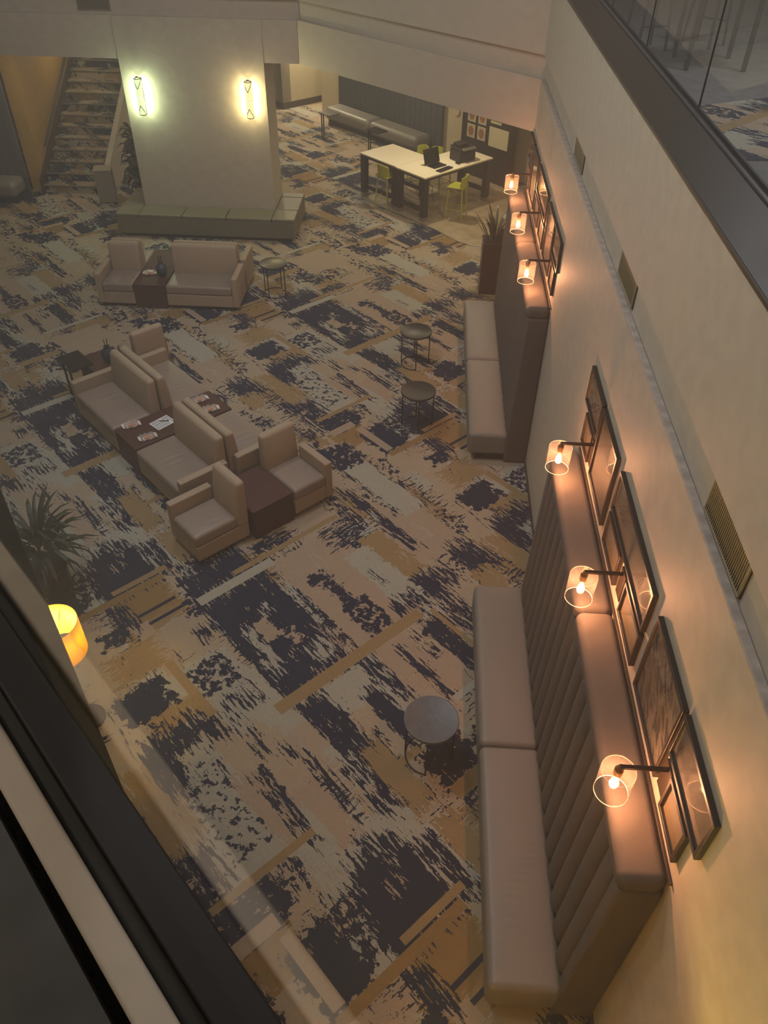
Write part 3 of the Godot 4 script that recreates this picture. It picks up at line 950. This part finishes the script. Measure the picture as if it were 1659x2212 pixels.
func build_back_lounge() -> void:
	wall_bench("long grey vinyl bench before the blue-grey panel behind the high table", st(-16.85, 15.07), -PI / 4, 2, 1.85, 0.40, 2.0, 0.08)
	side_table_c("black side table beside the middle of the long blue-panel bench", Vector3(-1.36, 0, -20.74), PI * 0.25 - PI * 0.5, 0.65, 0.46, 0.34)
	side_table_c("black side table at the corridor end of the blue-panel bench", Vector3(-2.70, 0, -22.08), PI * 0.25 - PI * 0.5, 0.65, 0.46, 0.34)
	# notice unit
	var o := thing("notice_board", "black notice board with food photos and a blank white sheet", "notice board", st(-12.86, 14.62), -PI / 4)
	part(o, "body", rbox(1.52, 1.9, 0.14, 0.006), M.board_black, Vector3(0, 0.96, -0.07))
	part(o, "side_post", rbox(0.06, 1.9, 0.22, 0.006), M.planter, Vector3(0.79, 0.96, -0.03))
	for i in 2:
		for j in 2:
			var q := part(o, "photo", rbox(0.25, 0.29, 0.008, 0.002, 1), M.board_white, Vector3(-0.45 + i * 0.33, 0.99 + j * 0.34, 0.006))
			var pm := QuadMesh.new()
			pm.size = Vector2(0.235, 0.275)
			part(q, "picture", pm, M.print4, Vector3(0, 0, 0.0055))
	part(o, "blank_sheet", rbox(0.60, 0.42, 0.008, 0.002, 1), M.board_white, Vector3(0.42, 1.00, 0.006))
	part(o, "label_strip", rbox(0.32, 0.05, 0.008, 0.002, 1), M.board_white, Vector3(0.30, 1.31, 0.006))
	var d := thing("wall_light_disc", "small round fixture on the pale wall beside the notice board", "wall fixture", st(-14.35, 15.19, 1.10), -PI / 4)
	part(d, "cover", disc(0.11, 0.03, 0.008), M.wall_pale, Vector3.ZERO, Vector3(PI / 2, 0, 0))

# ---------------------------------------------------------------- column: wrap-around bench and tube lights
func build_column() -> void:
	var o := thing("column_bench", "olive upholstered bench wrapped round the wide column", "bench", Vector3(-4.44, 0, -16.0))
	# base ring: front and two sides
	part(o, "base_front", rbox(3.60, 0.32, 0.50, 0.01), M.vinyl_olive, Vector3(0, 0.23, 0.44))
	part(o, "base_side", rbox(0.46, 0.32, 0.94, 0.01), M.vinyl_olive, Vector3(1.58, 0.23, -0.29))
	part(o, "base_side", rbox(0.46, 0.32, 0.94, 0.01), M.vinyl_olive, Vector3(-1.58, 0.23, -0.29))
	part(o, "toe_kick", rbox(3.44, 0.09, 0.44, 0.004), M.plinth, Vector3(0, 0.045, 0.42))
	for c in [[-1.58, 0.44, 0.455, 0.51], [-0.905, 0.44, 0.88, 0.51], [-0.02, 0.44, 0.88, 0.51], [0.885, 0.44, 0.91, 0.51], [1.58, 0.44, 0.47, 0.51], [1.58, -0.18, 0.47, 0.70], [-1.58, -0.18, 0.455, 0.70], [1.58, -0.66, 0.47, 0.25], [-1.58, -0.66, 0.455, 0.25]]:
		part(o, "seat_pad", rbox(c[2] - 0.006, 0.075, c[3] - 0.006, 0.022, 3, Vector3i(2, 1, 2)), M.vinyl_olive, Vector3(c[0], 0.425, c[1]))
	tube_light(-5.46, "tall greenish tube light on the stair side of the column", M.tube_cool, Color(0.90, 1.0, 0.80))
	tube_light(-3.41, "tall warm tube light on the bar side of the column", M.tube_warm, Color(1.0, 0.92, 0.68))

func tube_light(x: float, label: String, m: Material, c: Color) -> void:
	var o := thing("tube_sconce", label, "wall lamp", Vector3(x, 2.5, -15.84), 0.0, "tube lights on the column")
	part(o, "backplate", rbox(0.09, 0.56, 0.02, 0.004), M.steel, Vector3(0, 0, 0.012))
	for y in [-0.30, 0.006]:
		part(o, "tube", disc(0.062, 0.294, 0.004, 24), m, Vector3(0, y, 0.09))
		omni(o, Vector3(0, y + 0.147, 0.09), c, TUBE, 0.05)
	for y in [-0.31, -0.006, 0.30]:
		part(o, "band", lathe([Vector2(0.064, 0.0), Vector2(0.067, 0.001), Vector2(0.067, 0.013), Vector2(0.064, 0.014)], 28), M.black_metal, Vector3(0, y, 0.09))
	part(o, "end_cap", disc(0.028, 0.03, 0.004, 24), M.steel, Vector3(0, 0.312, 0.09))
	for e in [-1, 1]:
		for f in [-1, 1]:
			part(o, "strap", tube([Vector3(0, f * 0.14, 0.155), Vector3(e * 0.045, f * 0.225, 0.138), Vector3(e * 0.064, f * 0.30, 0.09)], 0.006, 6), M.black_metal)

const TUBE := 0.20

# ---------------------------------------------------------------- staircase
func build_stairs() -> void:
	var o := Node3D.new()
	o.name = "staircase"
	add_child(o)
	tag(o, "carpeted staircase rising beside the yellow wall", "stairs")
	var w := 1.36
	for i in 17:
		# each tread is cut from another stretch of the carpet
		var cut := Vector2(1.37 * i, -0.83 * i)
		var m := plate(poly([cut + Vector2(-w * 0.5, 0), cut + Vector2(w * 0.5, 0), cut + Vector2(w * 0.5, -0.32), cut + Vector2(-w * 0.5, -0.32)]), -0.17, 0.0, PERIOD)
		var s := part(o, "step", m, M.carpet, Vector3(-7.975 - cut.x, 0.17 * (i + 1), -17.57 - 0.28 * i - cut.y))
		part(s, "nosing", rbox(w, 0.035, 0.03, 0.014, 3), M.carpet_edge, Vector3(cut.x, -0.018, cut.y + 0.005))
	var prof := PackedVector2Array([Vector2(-17.50, 0), Vector2(-17.50, 0.30), Vector2(-22.3, 3.1), Vector2(-22.6, 3.1), Vector2(-22.6, 0)])
	for e in [["skirt_board", -8.70, 0.035, M.baseboard], ["stringer_wall", -7.295, 0.12, M.wall]]:
		var q := PackedVector2Array()
		for p in prof:
			q.append(Vector2(-p.x, p.y))
		var x0: float = e[1]
		part(o, e[0], prism(q, e[2]), e[3], Vector3(x0, 0, 0), Vector3(0, PI / 2, 0))
	struct("wall_stair_yellow", slab(Vector2(-8.705, -29.6), Vector2(-8.705, -17.72), -0.30, 0.0, 3.1), M.wall_yellow)
	var h := thing("handrail", "dark wooden handrail on the yellow stair wall", "handrail", Vector3(-8.62, 0, 0))
	part(h, "rail", tube([Vector3(0, 0.86, -18.02), Vector3(0, 0.90, -18.1), Vector3(0, 2.42, -20.6), Vector3(0, 3.03, -21.6)], 0.028, 10), M.wenge)
	for f in [0.06, 0.40, 0.74]:
		var p := Vector3(0, 0.90, -18.1).lerp(Vector3(0, 2.42, -20.6), f)
		part(h, "bracket", tube([p + Vector3(-0.075, -0.05, 0), p + Vector3(-0.01, -0.05, 0), p + Vector3(0, -0.02, 0)], 0.008, 6), M.steel)
	# bench at the far left of the stairs
	wall_bench("short grey vinyl bench beside the yellow stair wall", Vector3(-9.80, 0, -17.36), 0.0, 1, 1.76, 0.04, 2.3, 0.0)
	# small pale cabinet with the dark shrub behind it
	var c := thing("low_cabinet", "low pale cabinet at the foot of the stairs", "cabinet", Vector3(-7.08, 0, -17.20), 0.25)
	part(c, "body", rbox(0.36, 0.66, 0.36, 0.008), M.cabinet_pale, Vector3(0, 0.35, 0))
	part(c, "top", rbox(0.38, 0.02, 0.38, 0.004), M.cabinet_pale, Vector3(0, 0.69, 0))

# ---------------------------------------------------------------- sofas
func seat_unit(called: String, label: String, category: String, w: float, arm_side: int, at: Vector3, turn: float, group: String, solid_back := false) -> Node3D:
	# depth 0.72, front at +z; w includes one arm on side arm_side
	var o := thing(called, label, category, at, turn, group)
	var a := 0.10
	var inner := w - a
	var cx := -arm_side * a * 0.5
	part(o, "plinth", rbox(w - 0.10, 0.07, 0.58, 0.004), M.plinth, Vector3(0, 0.037, 0))
	part(o, "base", rbox(inner - 0.004, 0.205, 0.70, 0.012, 2), M.sofa_cloth, Vector3(cx, 0.175, 0.005))
	part(o, "seat_cushion", rbox(inner - 0.008, 0.155, 0.565, 0.035, 3, Vector3i(int(inner * 46), 1, 10), {kind = "sofa_seat", inner = inner, off = at.x * 3.1 + at.z}), M.sofa_seat, Vector3(cx, 0.355, 0.078))
	# back cushion: thick below, thin and round above
	part(o, "back_cushion", rbox(inner + (0.02 if solid_back else -0.01), 0.64, 0.165, 0.045, 4, Vector3i(8, 8, 1), {kind = "sofa_back", inner = inner}), M.sofa_cloth, Vector3(cx, 0.585, -0.275))
	part(o, "back_panel", rbox(inner - 0.02, 0.24, 0.10, 0.01), M.sofa_cloth, Vector3(cx, 0.19, -0.30))
	part(o, "armrest", rbox(a, 0.52, 0.66 if not solid_back else 0.56, 0.016, 3), M.sofa_cloth, Vector3(arm_side * (w - a) * 0.5, 0.335, 0.028 if not solid_back else 0.078))
	return o

func low_table(label: String, at: Vector3, turn: float, w: float, d: float, seam: bool) -> void:
	var o := thing("box_table", label, "table", at, turn)
	for e in ([-1, 1] if seam else [0]):
		var dd := d * 0.5 - 0.004 if seam else d
		part(o, "tabletop", rbox(w, 0.035, dd, 0.004), M.walnut, Vector3(0, 0.415, e * d * 0.25))
		part(o, "body", rbox(w - 0.006, 0.395, dd - 0.006, 0.004), M.walnut, Vector3(0, 0.199, e * d * 0.25))

func snack(label: String, at: Vector3, turn: float) -> void:
	var o := thing("snack_bag", label, "snack", at, turn, "clear bags of pastries on the box tables")
	part(o, "tray", rbox(0.13, 0.010, 0.08, 0.004, 2, Vector3i(6, 1, 5), {kind = "crumple"}), M.wrapper_white, Vector3(0, 0.012, 0))
	for i in 5:
		var a := TAU * i / 5.0
		part(o, "pastry", pretzel(), M.pastry, Vector3(cos(a) * 0.032, 0.026 + 0.004 * (i % 2), sin(a) * 0.018), Vector3(0.2 * sin(a), a, 0.25))
	part(o, "wrapper", rbox(0.19, 0.050, 0.115, 0.020, 3, Vector3i(10, 1, 8), {kind = "crumple"}), M.wrapper, Vector3(0, 0.034, 0))
	for e in [-1, 1]:
		part(o, "bag_end", rbox(0.03, 0.003, 0.10, 0.001, 1, Vector3i(3, 1, 6), {kind = "crumple"}), M.wrapper_white, Vector3(e * 0.105, 0.030, 0))

func pretzel() -> ArrayMesh:
	if not cache.has("pretzel"):
		var pts := []
		for i in 13:
			var a := TAU * i / 12.0
			pts.append(Vector3(cos(a) * 0.022, 0.004 * sin(a * 2.0), sin(a) * 0.015))
		cache["pretzel"] = tube(pts, 0.008, 7)
	return cache["pretzel"]

func vase(label: String, at: Vector3) -> void:
	var o := thing("glazed_vase", label, "vase", at, 0.0)
	part(o, "body", lathe([Vector2(0.0, 0.002), Vector2(0.055, 0.002), Vector2(0.085, 0.05), Vector2(0.10, 0.12), Vector2(0.09, 0.18), Vector2(0.05, 0.215), Vector2(0.04, 0.235), Vector2(0.048, 0.25), Vector2(0.04, 0.25), Vector2(0.032, 0.232), Vector2(0.035, 0.20)], 26), M.vase_glaze)
	for i in 4:
		var a := i * 1.7
		part(o, "twig", tube([Vector3(cos(a) * 0.012, 0.12, sin(a) * 0.012), Vector3(cos(a) * 0.018, 0.26, sin(a) * 0.02), Vector3(cos(a) * 0.03, 0.36, sin(a) * 0.03)], 0.004, 6), M.twig)

func build_seating() -> void:
	var g := "beige lounge seating modules"
	# middle group at 45 degrees
	seat_unit("loveseat", "beige loveseat facing the window, beside the black cantilever table", "sofa", 1.20, -1, st(-9.17, 3.31), -PI / 4, g)
	seat_unit("loveseat", "beige loveseat facing the window, between the snack table and the lone armchair", "sofa", 1.15, 1, st(-7.395, 3.31), -PI / 4, g)
	seat_unit("loveseat", "beige loveseat facing the banquettes, beside the armchair turned to the column", "sofa", 1.20, 1, st(-9.17, 4.05), PI * 0.75, g)
	seat_unit("loveseat", "beige loveseat facing the banquettes, between the snack table and the armchair by the walnut cube", "sofa", 1.15, -1, st(-7.395, 4.05), PI * 0.75, g)
	low_table("long walnut box table with snack bags between the back-to-back loveseats", st(-8.265, 3.68), -PI / 4, 0.57, 1.45, true)
	seat_unit("armchair", "beige armchair facing the window wall, left of the bare walnut cube", "armchair", 0.60, -1, st(-6.365, 3.02), -PI / 4, g, true)
	seat_unit("armchair", "beige armchair right of the bare walnut cube, turned to the window-end banquette", "armchair", 0.58, 1, st(-6.36, 4.285), PI / 4, g, true)
	low_table("bare walnut cube table between two armchairs", st(-6.36, 3.69), PI / 4, 0.57, 0.70, false)
	seat_unit("armchair", "beige armchair turned away from the window at the column end of the middle group", "armchair", 0.58, -1, st(-10.20, 4.30), -PI * 0.75, g, true)
	low_table("walnut cube table with a dark vase at the column end of the middle group", st(-10.20, 3.68), PI / 4, 0.56, 0.70, false)
	vase("dark glazed vase on the walnut cube at the column end of the middle group", st(-10.16, 3.72, 0.434))
	side_table_c("black cantilever table beside the column end of the middle group", st(-10.19, 3.24), -PI / 4, 0.62, 0.50, 0.32)
	# column-side group, square to the column
	seat_unit("loveseat", "beige loveseat of the column-side group facing the middle group", "sofa", 1.25, 1, Vector3(-3.795, 0, -12.66), 0.0, g)
	seat_unit("armchair", "beige armchair of the column-side group facing the middle group", "armchair", 0.64, -1, Vector3(-5.305, 0, -12.66), 0.0, g)
	seat_unit("loveseat", "beige loveseat of the column-side group facing the column", "sofa", 1.25, -1, Vector3(-3.795, 0, -13.40), PI, g)
	seat_unit("armchair", "beige armchair of the column-side group facing the column", "armchair", 0.64, 1, Vector3(-5.305, 0, -13.40), PI, g)
	low_table("long walnut box table with a blue vase in the column-side group", Vector3(-4.70, 0, -13.03), 0.0, 0.55, 1.46, true)
	vase("blue glazed vase with twigs on the column-side group's walnut table", Vector3(-4.56, 0.434, -12.68))
	# on the tables
	snack("bag of pastries on the column-side group's walnut table beside the blue vase", Vector3(-4.79, 0.434, -12.73), 0.1)
	snack("bag of pastries beside the newspaper, near the loveseat with the black side table", st(-8.47, 3.17, 0.434), 0.5)
	snack("bag of pastries beside the newspaper, near the lone armchair's loveseat", st(-8.09, 3.20, 0.434), 0.55)
	snack("bag of pastries on the banquette side of the long walnut table, farther from the window", st(-8.41, 4.17, 0.434), 0.6)
	snack("bag of pastries on the banquette side of the long walnut table, closer to the window", st(-8.12, 4.16, 0.434), 0.45)
	var np := thing("newspaper", "printed newspaper sheet on the long walnut table", "newspaper", st(-8.28, 3.52, 0.434), -PI / 4 + 0.12)
	part(np, "sheet", rbox(0.215, 0.004, 0.28, 0.001, 1), M.paper, Vector3(0, 0.003, 0))
	for i in 3:
		for j in 8:
			if (i * 8 + j) % 7 != 3:
				part(np, "text_line", rbox(0.052, 0.0012, 0.014, 0.0004, 1), M.ink, Vector3(-0.064 + i * 0.064, 0.0056, -0.115 + j * 0.032))
	var pen := thing("pen", "dark pen lying on the newspaper", "pen", st(-8.29, 3.55, 0.4405), -PI / 4 + 0.9)
	part(pen, "barrel", tube([Vector3(-0.06, 0.007, 0), Vector3(0.04, 0.007, 0), Vector3(0.062, 0.007, 0)], 0.0065, 10), M.black_plastic)
	part(pen, "clip", rbox(0.035, 0.003, 0.004, 0.001, 1), M.steel, Vector3(-0.04, 0.0145, 0))

# ---------------------------------------------------------------- round side tables
func round_table(label: String, at: Vector3, turn: float, m: Material) -> void:
	var o := thing("round_side_table", label, "side table", at, turn, "round metal side tables")
	part(o, "tabletop", lathe([Vector2(0.0, 0.0), Vector2(0.236, 0.0), Vector2(0.243, 0.004), Vector2(0.245, 0.014), Vector2(0.243, 0.030), Vector2(0.238, 0.033), Vector2(0.232, 0.030), Vector2(0.0, 0.030)], 40), m, Vector3(0, 0.548, 0))
	for i in 4:
		var a := TAU * i / 4.0 + PI / 4
		part(o, "leg", tube([Vector3(cos(a) * 0.215, 0.55, sin(a) * 0.215), Vector3(cos(a) * 0.215, 0.0, sin(a) * 0.215)], 0.0085, 8), M.bronze)
	var arc := []
	for i in 25:
		var a := PI / 4 + PI * 1.5 * i / 24.0
		arc.append(Vector3(cos(a) * 0.215, 0.009, sin(a) * 0.215))
	part(o, "foot_ring", tube(arc, 0.008, 6), M.bronze)
	var rim := []
	for i in 33:
		var a := TAU * i / 32.0
		rim.append(Vector3(cos(a) * 0.215, 0.543, sin(a) * 0.215))
	part(o, "apron_ring", tube(rim, 0.008, 6), M.bronze)

func build_small_tables() -> void:
	round_table("slate round side table before the window-end banquette", Vector3(0.26, 0, -3.94), -0.9, M.slate)
	round_table("dark round side table nearer the middle seating group, before the planter-end banquette", Vector3(0.0, 0, -9.18), -0.7, M.gunmetal)
	round_table("pale-topped round side table nearer the planter, before the planter-end banquette", Vector3(-0.08, 0, -10.85), -0.7, M.pewter)
	round_table("pale-topped round side table beside the column-side seating group", Vector3(-2.67, 0, -13.06), 0.4, M.pewter)

# ---------------------------------------------------------------- high tables, stools, office things
func high_table(called: String, label: String, s0: float, s1: float, t0: float, t1: float) -> void:
	var o := thing(called, label, "table", st((s0 + s1) * 0.5, (t0 + t1) * 0.5, 0.008), -PI / 4, "L-shaped white high table")
	var w := s1 - s0
	var d := t1 - t0
	part(o, "tabletop", rbox(w, 0.03, d, 0.004), M.white_top, Vector3(0, 0.905, 0))
	var lx := w * 0.5 - 0.075
	var lz := d * 0.5 - 0.075
	for e in [[-1, -1], [1, -1], [1, 1], [-1, 1]]:
		var l := part(o, "leg", rbox(0.13, 0.81, 0.13, 0.006), M.wenge, Vector3(e[0] * lx, 0.485, e[1] * lz))
		part(l, "foot_cap", rbox(0.124, 0.078, 0.124, 0.004), M.steel, Vector3(0, -0.445, 0))
	for e in [-1, 1]:
		part(o, "apron", rbox(w - 0.28, 0.07, 0.03, 0.004), M.wenge, Vector3(0, 0.853, e * lz))
		part(o, "apron", rbox(0.03, 0.07, d - 0.28, 0.004), M.wenge, Vector3(e * lx, 0.853, 0))
		part(o, "stretcher", rbox(w - 0.28, 0.09, 0.05, 0.004), M.wenge, Vector3(0, 0.22, e * lz))

func stool(label: String, at: Vector3, turn: float) -> void:
	# lime bar stool with a low curved back; back at -z
	var o := thing("bar_stool", label, "stool", at, turn, "lime bar stools at the high table")
	part(o, "seat", rbox(0.38, 0.03, 0.38, 0.014, 3, Vector3i(6, 1, 6), {kind = "stool_seat"}), M.lime, Vector3(0, 0.655, 0))
	part(o, "backrest", rbox(0.37, 0.27, 0.024, 0.011, 3, Vector3i(8, 5, 1), {kind = "stool_back"}), M.lime, Vector3(0, 0.785, -0.19))
	for e in [-1, 1]:
		for f in [-1, 1]:
			part(o, "leg", tube([Vector3(e * 0.15, 0.65, f * 0.14), Vector3(e * 0.19, 0.0, f * 0.19)], 0.017, 8, 0.012), M.lime)
		part(o, "footrest", tube([Vector3(e * 0.178, 0.21, -0.175), Vector3(e * 0.178, 0.21, 0.175)], 0.009, 6), M.lime)
	for f in [-1, 1]:
		part(o, "footrest", tube([Vector3(-0.178, 0.21, f * 0.175), Vector3(0.178, 0.21, f * 0.175)], 0.009, 6), M.lime)

func build_bar() -> void:
	high_table("high_table", "white-topped high table nearer the column, bare", -13.88, -12.70, 11.68, 12.66)
	high_table("high_table", "white-topped high table with a laptop and printer", -12.69, -11.78, 11.66, 13.72)
	stool("lime bar stool tucked under the bare white table, back to the column side", st(-13.0, 11.72, 0.008), PI * 0.75)
	stool("lime bar stool standing free before the laptop table", st(-11.56, 12.42, 0.008), -PI * 0.6)
	stool("lime bar stool behind the bare white table, its back just showing", st(-13.35, 12.98, 0.008), -PI / 4)
	stool("lime bar stool behind the laptop, only its legs showing", st(-12.95, 13.28, 0.008), PI / 4)
	var y := 0.929
	var o := thing("laser_printer", "black office printer on the white high table", "printer", st(-12.12, 13.10, y), PI * 0.25 - 0.10)
	part(o, "body", rbox(0.42, 0.23, 0.38, 0.02, 3), M.black_plastic, Vector3(0, 0.117, 0))
	part(o, "scanner_lid", rbox(0.41, 0.06, 0.37, 0.016, 3), M.black_plastic, Vector3(0, 0.265, -0.005))
	part(o, "feeder", rbox(0.25, 0.06, 0.24, 0.02, 3), M.board_black, Vector3(-0.04, 0.322, -0.03))
	part(o, "control_panel", rbox(0.36, 0.012, 0.07, 0.004), M.steel, Vector3(0, 0.275, 0.205), Vector3(0.5, 0, 0))
	part(o, "paper_slot", rbox(0.30, 0.035, 0.012, 0.003), M.screen, Vector3(0, 0.165, 0.188))
	part(o, "paper_tray", rbox(0.38, 0.05, 0.02, 0.004), M.board_black, Vector3(0, 0.045, 0.186))
	var l := thing("laptop", "black laptop with its screen open on the white table", "laptop", st(-12.30, 12.38, y), PI / 4)
	part(l, "base", rbox(0.36, 0.02, 0.25, 0.006), M.black_plastic, Vector3(0, 0.011, 0.12))
	var s := part(l, "screen_lid", rbox(0.44, 0.30, 0.016, 0.006), M.black_plastic, Vector3(0, 0.165, -0.05), Vector3(-0.28, 0, 0))
	part(s, "display", rbox(0.41, 0.265, 0.003, 0.001, 1), M.screen, Vector3(0, 0.006, 0.0085))
	part(l, "key_field", rbox(0.31, 0.003, 0.11, 0.001, 1), M.screen, Vector3(0, 0.0215, 0.08))
	var kb := thing("keyboard", "black keyboard at the edge of the white table", "keyboard", st(-11.90, 12.34, y), PI / 4 + 0.1)
	part(kb, "case", rbox(0.42, 0.018, 0.14, 0.005), M.black_plastic, Vector3(0, 0.010, 0))
	for r in 4:
		part(kb, "key_row", rbox(0.40, 0.006, 0.026, 0.002, 1), M.board_black, Vector3(0, 0.021, -0.048 + r * 0.032))
	var ms := thing("mouse", "black computer mouse beside the keyboard", "mouse", st(-11.98, 12.82, y), PI / 4)
	part(ms, "shell", rbox(0.065, 0.034, 0.11, 0.016, 4), M.black_plastic, Vector3(0, 0.018, 0))
	var pp := thing("paper_slips", "loose white paper slips before the laptop", "paper", st(-12.03, 12.60, y), 0.9)
	for i in 3:
		part(pp, "slip", rbox(0.09, 0.002, 0.06, 0.0006, 1), M.paper, Vector3(-0.05 + 0.05 * i, 0.002 + 0.0022 * i, 0.02 * i), Vector3(0, 0.5 * i, 0))
	var cb := thing("computer_cable", "black cable hanging under the laptop table", "cable", st(-12.55, 12.6, 0.0))
	part(cb, "cord", tube([Vector3(0, 0.86, 0), Vector3(0.03, 0.62, 0.02), Vector3(-0.02, 0.42, 0.05), Vector3(0.05, 0.35, 0.02), Vector3(0.04, 0.15, -0.04), Vector3(0.10, 0.016, -0.02)], 0.008, 6), M.black_plastic)

# ---------------------------------------------------------------- plants and the floor lamp
func build_plants_and_lamp() -> void:
	rng.seed = 21
	var o := thing("snake_plant_planter", "snake plant in a tall brown square planter by the planter-end banquette", "potted plant", Vector3(1.20, 0, -13.55))
	part(o, "planter", rbox(0.40, 0.92, 0.40, 0.010), M.planter, Vector3(0, 0.46, 0))
	for e in [-1, 1]:
		part(o, "rim", rbox(0.42, 0.03, 0.025, 0.004), M.planter, Vector3(0, 0.925, e * 0.195))
		part(o, "rim", rbox(0.025, 0.03, 0.37, 0.004), M.planter, Vector3(e * 0.195, 0.925, 0))
	part(o, "soil", rbox(0.36, 0.02, 0.36, 0.004), M.soil, Vector3(0, 0.925, 0))
	for i in 18:
		var a := i * 2.4
		var r := 0.02 + 0.11 * (i % 6) / 5.0
		part(o, "leaf", blade(rng.randf_range(0.38, 0.66), rng.randf_range(0.05, 0.075), rng.randf_range(0.1, 0.5), 6, 0.12 + r * 2.4), M.leaf_snake, Vector3(cos(a) * r, 0.92, sin(a) * r), Vector3(0, PI / 2 - a, 0))
	# palm beside the lamp
	var p := thing("palm_plant", "leafy green palm in a dark pot beside the yellow floor lamp", "potted plant", Vector3(-3.92, 0, -5.72))
	part(p, "pot", lathe([Vector2(0.0, 0.0), Vector2(0.16, 0.0), Vector2(0.20, 0.36), Vector2(0.21, 0.38), Vector2(0.19, 0.38), Vector2(0.18, 0.33), Vector2(0.0, 0.33)], 28), M.planter)
	part(p, "soil", disc(0.178, 0.02, 0.002), M.soil, Vector3(0, 0.325, 0))
	for i in 5:
		part(p, "stem", tube([Vector3(0.05 * cos(i * 1.3), 0.33, 0.05 * sin(i * 1.3)), Vector3(0.10 * cos(i * 1.3), 0.75, 0.10 * sin(i * 1.3))], 0.014, 6, 0.008), M.stem)
	for i in 84:
		var a := i * 2.399
		var lvl := rng.randf()
		part(p, "leaf", blade(rng.randf_range(0.34, 0.58), rng.randf_range(0.035, 0.06), rng.randf_range(0.3, 0.9), 4, lerpf(1.35, 0.35, lvl)), M.leaf_palm, Vector3(cos(a) * 0.06, lerpf(0.5, 0.85, lvl), sin(a) * 0.06), Vector3(0, PI / 2 - a, 0))
	# dark shrub by the stairs
	var d := thing("tall_shrub", "dark leafy shrub between the staircase and the column", "potted plant", Vector3(-6.38, 0, -17.5))
	part(d, "pot", lathe([Vector2(0.0, 0.0), Vector2(0.15, 0.0), Vector2(0.18, 0.30), Vector2(0.16, 0.30), Vector2(0.15, 0.26), Vector2(0.0, 0.26)], 24), M.board_black)
	part(d, "trunk", tube([Vector3(0, 0.25, 0), Vector3(0.02, 0.9, 0.01), Vector3(-0.04, 1.4, 0)], 0.02, 7, 0.008), M.stem)
	for i in 150:
		var a := i * 2.399
		var h := 0.35 + 1.12 * i / 150.0
		part(d, "leaf", blade(rng.randf_range(0.22, 0.38) * (1.15 - 0.3 * i / 150.0), rng.randf_range(0.07, 0.12), rng.randf_range(0.3, 1.0), 3, rng.randf_range(0.6, 1.4)), M.leaf_dark, Vector3(cos(a) * 0.05, h, sin(a) * 0.05), Vector3(0, PI / 2 - a, 0))
	floor_lamp("floor lamp with a yellow drum shade beside the palm", Vector3(-2.98, 0, -4.10), LAMP * 0.3)
	floor_lamp("floor lamp with a yellow drum shade against the window wall, beyond the wrinkled banquette", Vector3(0.25, 0, -0.45), LAMP)

func floor_lamp(label: String, at: Vector3, power: float) -> void:
	var o := thing("floor_lamp", label, "floor lamp", at, 0.0, "floor lamps with yellow drum shades")
	part(o, "base", disc(0.15, 0.025, 0.006), M.bronze)
	part(o, "pole", tube([Vector3(0, 0.02, 0), Vector3(0, 1.16, 0)], 0.012, 10), M.bronze)
	part(o, "shade", lathe([Vector2(0.215, 1.02), Vector2(0.215, 1.20), Vector2(0.215, 1.40), Vector2(0.211, 1.40), Vector2(0.211, 1.20), Vector2(0.211, 1.02)], 44), M.lamp_shade)
	for i in 3:
		var a := TAU * i / 3.0 + 0.4
		part(o, "spoke", tube([Vector3(0, 1.16, 0), Vector3(cos(a) * 0.211, 1.32, sin(a) * 0.211)], 0.003, 6), M.bronze)
	part(o, "socket", disc(0.02, 0.06, 0.003, 16), M.bronze, Vector3(0, 1.14, 0))
	part(o, "bulb", lathe([Vector2(0.0, 0.0), Vector2(0.016, 0.0), Vector2(0.02, 0.03), Vector2(0.032, 0.06), Vector2(0.028, 0.09), Vector2(0.0, 0.105)], 18), M.bulb_shade, Vector3(0, 1.20, 0))
	omni(o, Vector3(0, 1.26, 0), Color(1.0, 0.85, 0.45), power, 0.03)

const LAMP := 1.1
